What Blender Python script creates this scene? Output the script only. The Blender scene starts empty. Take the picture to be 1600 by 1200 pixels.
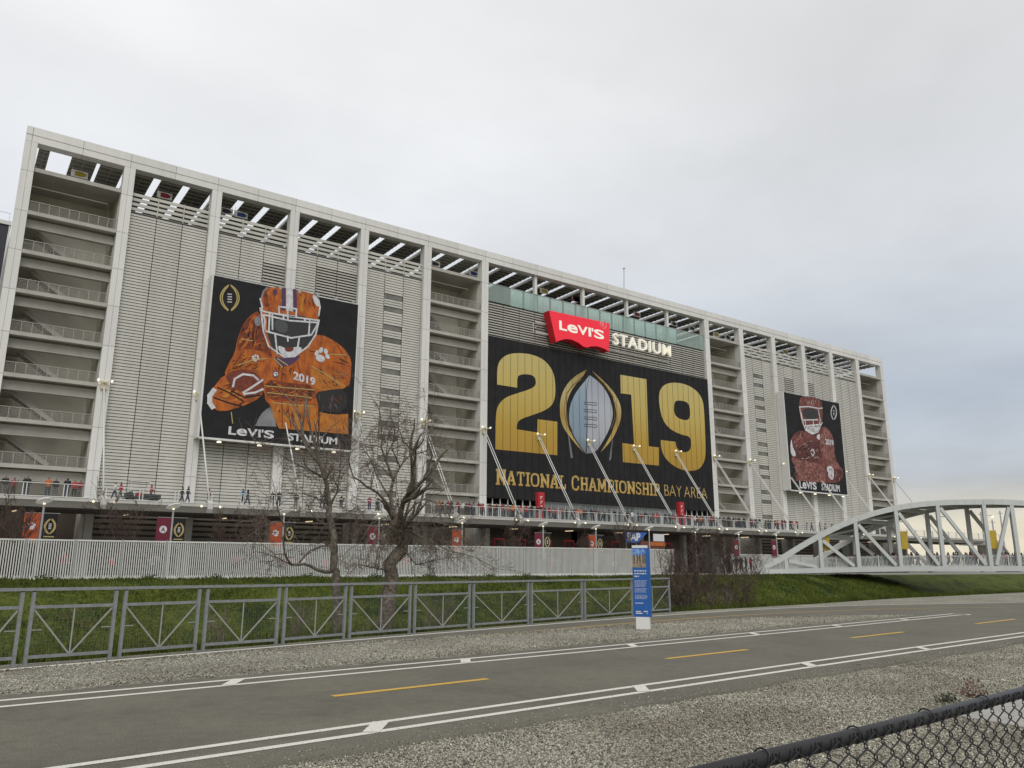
import bpy, math, random
import numpy as np
from mathutils import Vector, Matrix, noise
from mathutils.geometry import tessellate_polygon
random.seed(7); rng = np.random.default_rng(7)
scene = bpy.context.scene
col = scene.collection
R = math.radians

# ------------------------------------------------------------------ camera
CAM = Vector((-2.269, -86.819, 1.6)); FPX = 1234.8          # focal length in pixels of a 1600 x 1200 frame
yaw, pitch, roll = R(35.4057), R(13.063), R(0.14)
fw = Vector((math.sin(yaw)*math.cos(pitch), math.cos(yaw)*math.cos(pitch), math.sin(pitch)))
rt = Vector((math.cos(yaw), -math.sin(yaw), 0)); up = rt.cross(fw)
rt, up = math.cos(roll)*rt+math.sin(roll)*up, -math.sin(roll)*rt+math.cos(roll)*up
cam = bpy.data.cameras.new('camera'); camo = bpy.data.objects.new('camera', cam); col.objects.link(camo)
camo.matrix_world = Matrix(((rt.x, up.x, -fw.x, CAM.x), (rt.y, up.y, -fw.y, CAM.y), (rt.z, up.z, -fw.z, CAM.z), (0, 0, 0, 1)))
cam.sensor_fit = 'HORIZONTAL'; cam.sensor_width = 36; cam.lens = 36*FPX/1600
cam.clip_start = 0.05; cam.clip_end = 8000
scene.camera = camo

# ------------------------------------------------------------------ sky and sun
SUN_EL, SUN_AZ = R(42), R(205)           # azimuth clockwise from +y; behind the camera
w = bpy.data.worlds.new('World'); scene.world = w; w.use_nodes = True
nt = w.node_tree; N = nt.nodes; Lk = nt.links.new; N.clear()
def wn(t, **k):
    n = N.new(t)
    for a, b in k.items(): setattr(n, a, b)
    return n
out = wn('ShaderNodeOutputWorld'); bg1 = wn('ShaderNodeBackground'); bg2 = wn('ShaderNodeBackground'); mx = wn('ShaderNodeMixShader')
sky = wn('ShaderNodeTexSky', sky_type='NISHITA', sun_disc=False, sun_elevation=SUN_EL, sun_rotation=SUN_AZ)
bg1.inputs[1].default_value = 0.09
Lk(sky.outputs[0], bg1.inputs[0])
tc = wn('ShaderNodeTexCoord'); sep = wn('ShaderNodeSeparateXYZ'); Lk(tc.outputs['Generated'], sep.inputs[0])
ramp = wn('ShaderNodeValToRGB'); Lk(sep.outputs[2], ramp.inputs[0])
cr = ramp.color_ramp
stops = [(0.0, (.86, .78, .58)), (.05, (.82, .76, .62)), (.10, (.54, .57, .61)), (.19, (.50, .56, .64)), (.28, (.64, .68, .735)), (.40, (.765, .785, .81)), (.60, (.845, .85, .855)), (1.0, (.96, .96, .955))]
cr.elements[0].position = 0; cr.elements[0].color = (*stops[0][1], 1); cr.elements[1].position = 1; cr.elements[1].color = (*stops[-1][1], 1)
for p_, c_ in stops[1:-1]:
    e = cr.elements.new(p_); e.color = (*c_, 1)
# cloud sheet: the view direction is projected on a flat layer so that clouds flatten towards the horizon
zz = wn('ShaderNodeMath', operation='ADD'); Lk(sep.outputs[2], zz.inputs[0]); zz.inputs[1].default_value = 0.16
dv = wn('ShaderNodeVectorMath', operation='DIVIDE'); Lk(tc.outputs['Generated'], dv.inputs[0])
cz = wn('ShaderNodeCombineXYZ'); [Lk(zz.outputs[0], cz.inputs[i]) for i in range(3)]; Lk(cz.outputs[0], dv.inputs[1])
def cloudnoise(scale, detail, dist):
    n = wn('ShaderNodeTexNoise'); n.inputs['Scale'].default_value = scale; n.inputs['Detail'].default_value = detail
    n.inputs['Roughness'].default_value = .52; n.inputs['Distortion'].default_value = dist; Lk(dv.outputs[0], n.inputs['Vector']); return n
n1 = cloudnoise(.75, 6, .4); n2 = cloudnoise(2.2, 5, .2)
mr = wn('ShaderNodeMapRange'); mr.inputs[1].default_value = .3; mr.inputs[2].default_value = .7; mr.inputs[3].default_value = .83; mr.inputs[4].default_value = 1.14
Lk(n1.outputs[0], mr.inputs[0])
mr2 = wn('ShaderNodeMapRange'); mr2.inputs[1].default_value = .3; mr2.inputs[2].default_value = .7; mr2.inputs[3].default_value = .96; mr2.inputs[4].default_value = 1.04
Lk(n2.outputs[0], mr2.inputs[0])
mm = wn('ShaderNodeMath', operation='MULTIPLY'); Lk(mr.outputs[0], mm.inputs[0]); Lk(mr2.outputs[0], mm.inputs[1])
vm = wn('ShaderNodeVectorMath', operation='SCALE'); Lk(ramp.outputs[0], vm.inputs[0]); Lk(mm.outputs[0], vm.inputs['Scale'])
Lk(vm.outputs[0], bg2.inputs[0]); bg2.inputs[1].default_value = 1.0
mx.inputs[0].default_value = .93
Lk(bg1.outputs[0], mx.inputs[1]); Lk(bg2.outputs[0], mx.inputs[2]); Lk(mx.outputs[0], out.inputs[0])
sl = bpy.data.lights.new('sun', 'SUN'); sl.energy = 1.3; sl.angle = R(40); sl.color = (1, .965, .91)
so = bpy.data.objects.new('sun', sl); col.objects.link(so)
sdir = Vector((math.sin(SUN_AZ)*math.cos(SUN_EL), math.cos(SUN_AZ)*math.cos(SUN_EL), math.sin(SUN_EL)))
so.rotation_euler = sdir.to_track_quat('Z', 'Y').to_euler(); so.location = (0, -120, 90)
vs = scene.view_settings; vs.view_transform = 'Standard'; vs.look = 'None'; vs.exposure = 0.0; vs.gamma = 1.0; vs.use_curve_mapping = False
scene.render.engine = 'CYCLES'

# ------------------------------------------------------------------ pixel helpers (a pixel gives a direction; the plane it lies on gives the distance)
def ray(x, y): return rt*((x-800)/FPX) + up*((600-y)/FPX) + fw
def atY(x, y, Y): r = ray(x, y); return CAM + r*((Y-CAM.y)/r.y)
def atZ(x, y, Z): r = ray(x, y); return CAM + r*((Z-CAM.z)/r.z)
def atPlane(x, y, P, n): r = ray(x, y); return CAM + r*((P-CAM).dot(n)/r.dot(n))
W = 9.14                                                     # bay width of the facade

# ------------------------------------------------------------------ materials
MATS = {}
def mat(name, c, rough=.7, var=0.0, scale=3.0, bump=0.0, bscale=40.0, metal=0.0, emit=0.0, detail=5, c2=None, vec=(1, 1, 1), spec=.5, trans=0.0):
    if name in MATS: return MATS[name]
    m = bpy.data.materials.new(name); m.use_nodes = True; t = m.node_tree; b = t.nodes['Principled BSDF']
    b.inputs['Base Color'].default_value = (*c, 1); b.inputs['Roughness'].default_value = rough; b.inputs['Metallic'].default_value = metal
    b.inputs['Specular IOR Level'].default_value = spec
    if trans: b.inputs['Transmission Weight'].default_value = trans
    if emit: b.inputs['Emission Color'].default_value = (*c, 1); b.inputs['Emission Strength'].default_value = emit
    if var or bump or c2:
        tcn = t.nodes.new('ShaderNodeTexCoord'); mp = t.nodes.new('ShaderNodeMapping'); mp.inputs['Scale'].default_value = vec
        t.links.new(tcn.outputs['Object'], mp.inputs[0])
    if var or c2:
        n = t.nodes.new('ShaderNodeTexNoise'); n.inputs['Scale'].default_value = scale; n.inputs['Detail'].default_value = detail; n.inputs['Roughness'].default_value = .6
        t.links.new(mp.outputs[0], n.inputs['Vector'])
        r = t.nodes.new('ShaderNodeValToRGB'); t.links.new(n.outputs[0], r.inputs[0])
        lo = [max(0, v*(1-var)) for v in c]; hi = [min(1, v*(1+var)) for v in c] if c2 is None else c2
        r.color_ramp.elements[0].position = .32; r.color_ramp.elements[0].color = (*lo, 1)
        r.color_ramp.elements[1].position = .68; r.color_ramp.elements[1].color = (*hi, 1)
        t.links.new(r.outputs[0], b.inputs['Base Color'])
    if bump:
        n = t.nodes.new('ShaderNodeTexNoise'); n.inputs['Scale'].default_value = bscale; n.inputs['Detail'].default_value = 4
        t.links.new(mp.outputs[0], n.inputs['Vector'])
        bp = t.nodes.new('ShaderNodeBump'); bp.inputs['Strength'].default_value = bump; bp.inputs['Distance'].default_value = .02
        t.links.new(n.outputs[0], bp.inputs['Height']); t.links.new(bp.outputs[0], b.inputs['Normal'])
    MATS[name] = m; return m
def zgrad(name, stops, z0, z1, rough=.6):
    m = bpy.data.materials.new(name); m.use_nodes = True; t = m.node_tree; b = t.nodes['Principled BSDF']; b.inputs['Roughness'].default_value = rough
    tcn = t.nodes.new('ShaderNodeTexCoord'); s = t.nodes.new('ShaderNodeSeparateXYZ'); t.links.new(tcn.outputs['Object'], s.inputs[0])
    k = t.nodes.new('ShaderNodeMapRange'); k.inputs[1].default_value = z0; k.inputs[2].default_value = z1; t.links.new(s.outputs[2], k.inputs[0])
    r = t.nodes.new('ShaderNodeValToRGB'); t.links.new(k.outputs[0], r.inputs[0])
    r.color_ramp.elements[0].color = (*stops[0], 1); r.color_ramp.elements[1].color = (*stops[-1], 1)
    for i, c in enumerate(stops[1:-1]):
        e = r.color_ramp.elements.new((i+1)/(len(stops)-1)); e.color = (*c, 1)
    t.links.new(r.outputs[0], b.inputs['Base Color']); return m
CLAD = mat('cladding', (.69, .68, .65), .55, .06, .9, .05, 6, vec=(1, 1, .12))
def tone(m, lo, hi):
    t = m.node_tree; b = t.nodes['Principled BSDF']; oi = t.nodes.new('ShaderNodeObjectInfo'); k = t.nodes.new('ShaderNodeMapRange'); k.inputs[3].default_value = lo; k.inputs[4].default_value = hi; t.links.new(oi.outputs['Random'], k.inputs[0])
    vm = t.nodes.new('ShaderNodeVectorMath'); vm.operation = 'SCALE'; t.links.new(b.inputs['Base Color'].links[0].from_socket, vm.inputs[0]); t.links.new(k.outputs[0], vm.inputs['Scale']); t.links.new(vm.outputs[0], b.inputs['Base Color'])
tone(CLAD, .93, 1.05)
JOINT = mat('joint', (.17, .165, .155), .9)
LOUV = mat('louver_metal', (.505, .492, .44), .5, .08, .7, vec=(1, 1, .15)); tone(LOUV, .92, 1.05)
LOUVD = mat('louver_dark', (.40, .385, .34), .5, .06, .5)
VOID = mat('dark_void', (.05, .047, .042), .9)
CONC = mat('concrete', (.40, .385, .35), .85, .12, .4, .1, 8)
STAIRC = mat('stair_concrete', (.42, .405, .36), .85, .12, .4)
BACKW = mat('stair_back_wall', (.50, .48, .41), .9, .12, .3)
STEELW = mat('white_steel', (.66, .66, .63), .45, .05, .6)
STEELG = mat('grey_steel', (.36, .37, .37), .5, .06, 2)
GALV = mat('galvanised', (.25, .265, .27), .55, .16, 9, metal=.3)
MESHM = mat('rail_mesh', (.34, .33, .295), .6)
SOLAR = mat('canopy_panel', (.20, .195, .17), .6, .25, 2)
RAFT = mat('canopy_rafter', (.38, .37, .33), .6)
BLACK = mat('banner_black', (.027, .026, .028), .75, .15, .6, spec=.1)
SEAM = mat('banner_seam', (.008, .008, .008), .8)
GLASS = mat('green_glass', (.58, .66, .63), .08)
_t = GLASS.node_tree; _tr = _t.nodes.new('ShaderNodeBsdfTransparent'); _tr.inputs[0].default_value = (.80, .90, .86, 1); _ms = _t.nodes.new('ShaderNodeMixShader'); _ms.inputs[0].default_value = .30
_o = [n for n in _t.nodes if n.type == 'OUTPUT_MATERIAL'][0]; _t.links.new(_tr.outputs[0], _ms.inputs[1]); _t.links.new(_t.nodes['Principled BSDF'].outputs[0], _ms.inputs[2]); _t.links.new(_ms.outputs[0], _o.inputs[0])
GLASSB = mat('blue_glass', (.66, .76, .80), .1, .12, .5)
DOORG = mat('door_glass', (.19, .22, .22), .08, .3, .35)
DARKG = mat('dark_glass', (.05, .055, .055), .08)
REDS = mat('sign_red', (.62, .012, .03), .4, emit=.55)
REDS2 = mat('sign_red_side', (.55, .01, .02), .45)
LIT = mat('lit_white', (.85, .82, .72), .4, emit=.28)
LAMPG = mat('lamp_glow', (1, .90, .66), .4, emit=1.0)
TUBEG = mat('tube_glow', (1, .78, .48), .4, emit=.9)
WHITEP = mat('white_paint', (.72, .71, .68), .6, .06, 8)
PRINTW = mat('print_white', (.62, .62, .63), .7)
RED = mat('red_paint', (.45, .02, .03), .5)
BARK = mat('bark', (.085, .070, .053), .95, .4, 9, .6, 30, c2=(.23, .195, .155))
TWIG = mat('twig', (.15, .118, .093), .95, .3, 3)
TWIGR = mat('red_twig', (.085, .056, .046), .95, .3, 3)
PLAZA = mat('plaza_concrete', (.24, .235, .21), .9, .1, .3)
NAVY = mat('navy_panel', (.025, .026, .036), .6)

# ------------------------------------------------------------------ mesh builder
class MB:
    def __init__(s): s.v = []; s.f = []; s.m = []; s.mi = 0
    def add(s, vs, fs):
        n = len(s.v); s.v += [tuple(a) for a in vs]; s.f += [tuple(n+i for i in f) for f in fs]; s.m += [s.mi]*len(fs); return s
    def box(s, x0, x1, y0, y1, z0, z1):
        return s.add([(x0, y0, z0), (x1, y0, z0), (x1, y1, z0), (x0, y1, z0), (x0, y0, z1), (x1, y0, z1), (x1, y1, z1), (x0, y1, z1)],
                     [(0, 3, 2, 1), (4, 5, 6, 7), (0, 1, 5, 4), (1, 2, 6, 5), (2, 3, 7, 6), (3, 0, 4, 7)])
    def beam(s, p, q, wd, ht, upv=(0, 0, 1)):
        p = Vector(p); q = Vector(q); d = (q-p).normalized(); u = Vector(upv)
        if abs(d.dot(u)) > .98: u = Vector((0, 1, 0))
        sd = d.cross(u).normalized()*wd/2; uu = sd.cross(d).normalized()*ht/2
        vs = [p-sd-uu, p+sd-uu, p+sd+uu, p-sd+uu, q-sd-uu, q+sd-uu, q+sd+uu, q-sd+uu]
        return s.add(vs, [(0, 1, 2, 3), (7, 6, 5, 4), (0, 4, 5, 1), (1, 5, 6, 2), (2, 6, 7, 3), (3, 7, 4, 0)])
    def tube(s, pts, rad, n=6, cap=True):
        pts = [Vector(p) for p in pts]; k = len(pts); base = len(s.v)
        if not hasattr(rad, '__len__'): rad = [rad]*k
        ref = None; vs = []
        for i, p in enumerate(pts):
            d = (pts[min(i+1, k-1)]-pts[max(i-1, 0)])
            d = d.normalized() if d.length > 1e-9 else Vector((0, 0, 1))
            if ref is None: ref = Vector((0, 0, 1)) if abs(d.z) < .9 else Vector((1, 0, 0))
            a = d.cross(ref)
            if a.length < 1e-6: a = d.orthogonal()
            a.normalize(); b = d.cross(a); ref = -b if False else a.cross(d)
            for j in range(n):
                t = 2*math.pi*j/n; vs.append(p+(a*math.cos(t)+b*math.sin(t))*rad[i])
        fs = []
        for i in range(k-1):
            for j in range(n):
                fs.append((i*n+j, i*n+(j+1) % n, (i+1)*n+(j+1) % n, (i+1)*n+j))
        if cap: fs += [tuple(range(n))[::-1], tuple((k-1)*n+j for j in range(n))]
        return s.add(vs, fs)
    def prism(s, loop, d):                                    # loop of 3D points, extruded by vector d
        loop = [Vector(p) for p in loop]; d = Vector(d); n = len(loop)
        tri = tessellate_polygon([loop]); vs = loop+[p+d for p in loop]
        fs = [tuple(t) for t in tri]+[tuple(i+n for i in t)[::-1] for t in tri]+[(i, (i+1) % n, (i+1) % n+n, i+n) for i in range(n)]
        return s.add(vs, fs)
    def poly(s, loops):                                       # filled flat shape, later loops are holes
        lp = [[Vector(p) for p in l] for l in loops]
        return s.add([p for l in lp for p in l], [tuple(t) for t in tessellate_polygon(lp)])
    def mesh(s, name, mats, smooth=False):
        me = bpy.data.meshes.new(name); me.from_pydata(s.v, [], s.f)
        for m in (mats if isinstance(mats, (list, tuple)) else [mats]): me.materials.append(m)
        if any(s.m): me.polygons.foreach_set('material_index', s.m)
        if smooth: me.polygons.foreach_set('use_smooth', [True]*len(me.polygons))
        me.update(); return me
def tag(o, label=None, cat=None, group=None, kind=None):
    if label: o['label'] = label
    if cat: o['category'] = cat
    if group: o['group'] = group
    if kind: o['kind'] = kind
    return o
def thing(name, label, cat, loc=(0, 0, 0), group=None):
    o = bpy.data.objects.new(name, None); col.objects.link(o); o.location = loc; o.empty_display_size = .2
    o['base'] = list(loc); return tag(o, label, cat, group)
def setparent(o, p):
    o.parent = p
    L = Vector((0, 0, 0)); q = p
    # every Empty is only translated, parts carry world coordinates
    o.matrix_parent_inverse = Matrix.Translation(-Vector(p['base'])) if 'base' in p.keys() else Matrix.Identity(4)
def obj(name, me, parent=None):
    o = bpy.data.objects.new(name, me); col.objects.link(o)
    if parent is not None: setparent(o, parent)
    return o
def part(name, mb, m, parent=None, smooth=False): return obj(name, mb.mesh(name, m, smooth), parent)
def copyat(o, dx, dy, dz, parent):
    c = o.copy(); col.objects.link(c); c.location = o.location+Vector((dx, dy, dz)); setparent(c, parent); return c
def structure(name, me): return tag(obj(name, me), kind='structure')
def text_tris(body, offset=0.0, spacing=1.0, shear=0.0):
    cu = bpy.data.curves.new('t', 'FONT'); cu.body = body; cu.offset = offset; cu.space_character = spacing; cu.shear = shear; cu.resolution_u = 4
    o = bpy.data.objects.new('t', cu); col.objects.link(o); dg = bpy.context.evaluated_depsgraph_get(); dg.update()
    me = o.evaluated_get(dg).to_mesh(); V = [v.co.copy() for v in me.vertices]; F = [tuple(p.vertices) for p in me.polygons]
    o.evaluated_get(dg).to_mesh_clear(); bpy.data.objects.remove(o); bpy.data.curves.remove(cu)
    xs = [v.x for v in V]; ys = [v.y for v in V]; a, b, c, d = min(xs), max(xs), min(ys), max(ys)
    return [((v.x-a)/(b-a), (v.y-c)/(d-c)) for v in V], F
_tc = {}
def put_text(mb, body, P, U, V, offset=0.0, depth=None, spacing=1.0):
    """text stretched on the parallelogram P, P+U, P+V"""
    k = (body, offset, spacing)
    if k not in _tc: _tc[k] = text_tris(body, offset, spacing)
    uv, F = _tc[k]; P = Vector(P); U = Vector(U); V = Vector(V)
    pts = [P+U*a+V*b for a, b in uv]
    if depth is None: mb.add(pts, F)
    else:
        d = Vector(depth); n = len(pts); cnt = {}
        for f in F:
            for i in range(len(f)):
                e = (f[i], f[(i+1) % len(f)]); cnt[e] = 1
        side = [(a, b, b+n, a+n) for (a, b) in cnt if (b, a) not in cnt]
        mb.add(pts+[p+d for p in pts], [tuple(f) for f in F]+[tuple(i+n for i in f)[::-1] for f in F]+side)
def put_levis(mb, P, U, V, off=.02, depth=None):
    P = Vector(P); U = Vector(U); V = Vector(V)
    for ch, a, b, lo, hi in [('L', 0, .165, 0, 1), ('e', .175, .40, -.02, .86), ('V', .40, .63, 0, .98), ('I', .645, .70, 0, .98), ("'", .715, .755, .62, 1.0), ('S', .77, 1, -.02, 1.0)]:
        put_text(mb, ch, P+U*a+V*lo, U*(b-a), V*(hi-lo), off, depth)

# ================================================================== THE GROUND
# centre line of the railing posts, read from the photograph's railing
posts_px = [(-118, 1052), (29, 1041), (178, 1030), (310, 1019), (436, 1009.5), (541, 1000), (643, 991.5), (736, 984), (828, 976.5), (912, 969.5), (990, 962.5), (1047, 957.6)]
RAIL = [atZ(x, y, 0) for x, y in posts_px]
edge_pts = [(-1500, -73.5), (-60, -73.2), (-12, -71.6)]+[(p.x, p.y+.35) for p in RAIL[1:]]+[(25, -64.9), (29.7, -64.4), (40.7, -62.6), (58.6, -61.4), (90, -61), (140, -60.6), (1500, -58)]
ex = [p[0] for p in edge_pts]; ey = [p[1] for p in edge_pts]
def edge(x): return float(np.interp(x, ex, ey))
FENCE_Y = -30.0
def bank(x, y):
    e = edge(x); d = y-e
    def ss(t): t = min(1, max(0, t)); return t*t*(3-2*t)
    z = -3.2*ss(d/7.5)
    top = .8
    z += (top+3.2)*ss((y+45)/14.3)
    n = noise.noise(Vector((x*.13, y*.13, 0)))*.22+noise.noise(Vector((x*.5, y*.5, 3)))*.09
    k = min(1, max(0, d/1.5))*min(1, max(0, (FENCE_Y-y)/2))
    return z+n*k
GRASS = bpy.data.materials.new('grass_bank'); GRASS.use_nodes = True
def grassmat(m, blade=False):
    t = m.node_tree; b = t.nodes['Principled BSDF']; b.inputs['Roughness'].default_value = .85; b.inputs['Specular IOR Level'].default_value = .15
    tcn = t.nodes.new('ShaderNodeTexCoord')
    n = t.nodes.new('ShaderNodeTexNoise'); n.inputs['Scale'].default_value = .32; n.inputs['Detail'].default_value = 7; n.inputs['Roughness'].default_value = .65
    t.links.new(tcn.outputs['Object'], n.inputs['Vector'])
    r = t.nodes.new('ShaderNodeValToRGB'); t.links.new(n.outputs[0], r.inputs[0])
    cs = [(.30, (.018, .029, .007)), (.42, (.040, .062, .010)), (.52, (.082, .096, .014)), (.62, (.046, .070, .011)), (.75, (.100, .086, .026))]
    r.color_ramp.elements[0].position = cs[0][0]; r.color_ramp.elements[0].color = (*cs[0][1], 1)
    r.color_ramp.elements[1].position = cs[-1][0]; r.color_ramp.elements[1].color = (*cs[-1][1], 1)
    for p_, c_ in cs[1:-1]:
        e = r.color_ramp.elements.new(p_); e.color = (*c_, 1)
    n2 = t.nodes.new('ShaderNodeTexNoise'); n2.inputs['Scale'].default_value = 5; n2.inputs['Detail'].default_value = 4; t.links.new(tcn.outputs['Object'], n2.inputs['Vector'])
    mr = t.nodes.new('ShaderNodeMapRange'); mr.inputs[1].default_value = .3; mr.inputs[2].default_value = .7; mr.inputs[3].default_value = .6; mr.inputs[4].default_value = 1.35; t.links.new(n2.outputs[0], mr.inputs[0])
    vm = t.nodes.new('ShaderNodeVectorMath'); vm.operation = 'SCALE'; t.links.new(r.outputs[0], vm.inputs[0]); t.links.new(mr.outputs[0], vm.inputs['Scale'])
    t.links.new(vm.outputs[0], b.inputs['Base Color'])
    if not blade:
        bp = t.nodes.new('ShaderNodeBump'); bp.inputs['Strength'].default_value = .8; bp.inputs['Distance'].default_value = .12; t.links.new(n2.outputs[0], bp.inputs['Height']); t.links.new(bp.outputs[0], b.inputs['Normal'])
grassmat(GRASS); BLADE = bpy.data.materials.new('grass_blade'); BLADE.use_nodes = True; grassmat(BLADE, True)
GRAVEL = bpy.data.materials.new('gravel'); GRAVEL.use_nodes = True
def gravelmat(m):
    t = m.node_tree; b = t.nodes['Principled BSDF']; b.inputs['Roughness'].default_value = .9; b.inputs['Specular IOR Level'].default_value = .2
    tcn = t.nodes.new('ShaderNodeTexCoord')
    v = t.nodes.new('ShaderNodeTexVoronoi'); v.inputs['Scale'].default_value = 55; t.links.new(tcn.outputs['Object'], v.inputs['Vector'])
    hs = t.nodes.new('ShaderNodeSeparateColor'); t.links.new(v.outputs['Color'], hs.inputs[0])
    r = t.nodes.new('ShaderNodeValToRGB'); t.links.new(hs.outputs[0], r.inputs[0])
    for i, (p_, c_) in enumerate([(0, (.06, .054, .038)), (.35, (.17, .158, .122)), (.7, (.27, .255, .205)), (1, (.46, .44, .37))]):
        e = r.color_ramp.elements[0] if i == 0 else r.color_ramp.elements[1] if i == 3 else r.color_ramp.elements.new(p_)
        e.position = p_; e.color = (*c_, 1)
    n = t.nodes.new('ShaderNodeTexNoise'); n.inputs['Scale'].default_value = .5; n.inputs['Detail'].default_value = 6; t.links.new(tcn.outputs['Object'], n.inputs['Vector'])
    mr = t.nodes.new('ShaderNodeMapRange'); mr.inputs[1].default_value = .3; mr.inputs[2].default_value = .7; mr.inputs[3].default_value = .85; mr.inputs[4].default_value = 1.3; t.links.new(n.outputs[0], mr.inputs[0])
    vm = t.nodes.new('ShaderNodeVectorMath'); vm.operation = 'SCALE'; t.links.new(r.outputs[0], vm.inputs[0]); t.links.new(mr.outputs[0], vm.inputs['Scale'])
    t.links.new(vm.outputs[0], b.inputs['Base Color'])
    bp = t.nodes.new('ShaderNodeBump'); bp.inputs['Strength'].default_value = 1; bp.inputs['Distance'].default_value = .02; bp.invert = True
    t.links.new(v.outputs['Distance'], bp.inputs['Height']); t.links.new(bp.outputs[0], b.inputs['Normal'])
gravelmat(GRAVEL)
xs = [-1500, -500, -200, -100]+list(np.arange(-60, 160, 1.5))+[200, 300, 500, 900, 1500]
def sheet(rows, zf):
    mb = MB(); n = len(xs)
    for r in rows:
        for x in xs: y = r(x); mb.v.append((x, y, zf(x, y)))
    for i in range(len(rows)-1):
        for j in range(n-1): mb.f.append((i*n+j, i*n+j+1, (i+1)*n+j+1, (i+1)*n+j)); mb.m.append(0)
    return mb
gs = sheet([lambda x, t=t: (edge(x)*(1-t)+(-90)*t) for t in (1, .8, .6, .4, .2, 0)], lambda x, y: 0)
g2 = sheet([lambda x: -3000, lambda x: -400, lambda x: -90], lambda x, y: 0); gs.add(g2.v, g2.f)
structure('gravel_ground', gs.mesh('gravel_ground', GRAVEL))
ts = list(np.linspace(0, 1, 60))
bk = sheet([lambda x, t=t: edge(x)*(1-t)+(FENCE_Y-.0)*t for t in ts], bank)
structure('creek_bank', bk.mesh('creek_bank', GRASS, True))
structure('plaza', sheet([lambda x: FENCE_Y, lambda x: -10, lambda x: 40, lambda x: 400, lambda x: 3000], lambda x, y: .8).mesh('plaza', PLAZA))

# asphalt trail and its markings (world polylines)
def pl(pts, x): return float(np.interp(x, [p[0] for p in pts], [p[1] for p in pts]))
near_out = [(-40, -83.2), (-12, -80.55), (-.6, -79.47), (1.52, -79.30), (5.55, -78.93), (9.74, -78.56), (13.94, -78.22), (18.94, -77.86), (26, -77.3), (40, -75.9), (70, -72.8), (120, -67.5)]
near_in = [(x, y+.40) for x, y in near_out]
far_in = [(-40, -79.3), (-12, -76.6), (-1.44, -75.57), (1.33, -75.30), (5.38, -74.95), (9.65, -74.55), (14.18, -74.08), (18.59, -73.58), (22.97, -73.10), (26.9, -72.62)]
far_out = [(-40, -78.8), (-12, -76.1), (-1.41, -75.05), (1.47, -74.79), (5.69, -74.44), (10.24, -73.98), (14.98, -73.48), (19.28, -73.0), (24.25, -72.46), (27.5, -72.1)]
white_far = [(-40, -77.0), (-12, -74.3), (-3, -72.2), (0, -71.35), (3.54, -70.44), (6.34, -69.74), (10.59, -68.7), (16.86, -67.3), (20, -66.7), (23.31, -66.3), (27, -66.1), (30, -66.25), (34.46, -67.3), (37, -68.7), (42, -69.4), (55, -68.4), (80, -65.6), (120, -61.5)]
yel2 = [(6.2, -71.05), (7.11, -70.86), (10.78, -70.05), (15.3, -69.0), (20.59, -68.4), (25.84, -68.35), (30.97, -69.3), (33.47, -70.6)]
def dense(pts, step=.6):
    out = []
    for (a, b), (c, d) in zip(pts[:-1], pts[1:]):
        n = max(1, int(math.hypot(c-a, d-b)/step))
        out += [(a+(c-a)*i/n, b+(d-b)*i/n) for i in range(n)]
    return out+[pts[-1]]
def smoothpl(pts):
    q = np.array(dense(pts, .5)); k = 7
    for _ in range(2):
        p = q.copy()
        for i in range(1, len(q)-1):
            a = max(0, i-k); b = min(len(q)-1, i+k); h = min(i-a, b-i); p[i] = q[i-h:i+h+1].mean(0)
        q = p
    return [tuple(a) for a in q]
near_out, near_in, far_in, far_out, white_far, yel2 = map(smoothpl, (near_out, near_in, far_in, far_out, white_far, yel2))
ASPH = bpy.data.materials.new('asphalt'); ASPH.use_nodes = True
def asphmat(m):
    t = m.node_tree; b = t.nodes['Principled BSDF']; b.inputs['Roughness'].default_value = .85; b.inputs['Specular IOR Level'].default_value = .25
    tcn = t.nodes.new('ShaderNodeTexCoord')
    def nz(s, d, a, b_, lo, hi):
        n = t.nodes.new('ShaderNodeTexNoise'); n.inputs['Scale'].default_value = s; n.inputs['Detail'].default_value = d; t.links.new(tcn.outputs['Object'], n.inputs['Vector'])
        k = t.nodes.new('ShaderNodeMapRange'); k.inputs[1].default_value = a; k.inputs[2].default_value = b_; k.inputs[3].default_value = lo; k.inputs[4].default_value = hi; t.links.new(n.outputs[0], k.inputs[0]); return n, k
    n, a = nz(.6, 6, .3, .7, .86, 1.14); n2, c = nz(70, 3, .3, .72, .62, 1.5); n3, d3 = nz(7, 4, .35, .65, .93, 1.07)
    m1 = t.nodes.new('ShaderNodeMath'); m1.operation = 'MULTIPLY'; t.links.new(a.outputs[0], m1.inputs[0]); t.links.new(c.outputs[0], m1.inputs[1])
    m2 = t.nodes.new('ShaderNodeMath'); m2.operation = 'MULTIPLY'; t.links.new(m1.outputs[0], m2.inputs[0]); t.links.new(d3.outputs[0], m2.inputs[1])
    n4, d4 = nz(1.7, 7, .30, .42, .84, 1.0); m3 = t.nodes.new('ShaderNodeMath'); m3.operation = 'MULTIPLY'; t.links.new(m2.outputs[0], m3.inputs[0]); t.links.new(d4.outputs[0], m3.inputs[1]); m2 = m3
    vm = t.nodes.new('ShaderNodeVectorMath'); vm.operation = 'SCALE'; vm.inputs[0].default_value = (.128, .121, .094); t.links.new(m2.outputs[0], vm.inputs['Scale'])
    t.links.new(vm.outputs[0], b.inputs['Base Color'])
    bp = t.nodes.new('ShaderNodeBump'); bp.inputs['Strength'].default_value = .5; bp.inputs['Distance'].default_value = .006; t.links.new(n2.outputs[0], bp.inputs['Height']); t.links.new(bp.outputs[0], b.inputs['Normal'])
asphmat(ASPH)
xa = np.arange(-40, 120.1, .4)
asm = MB()
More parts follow.
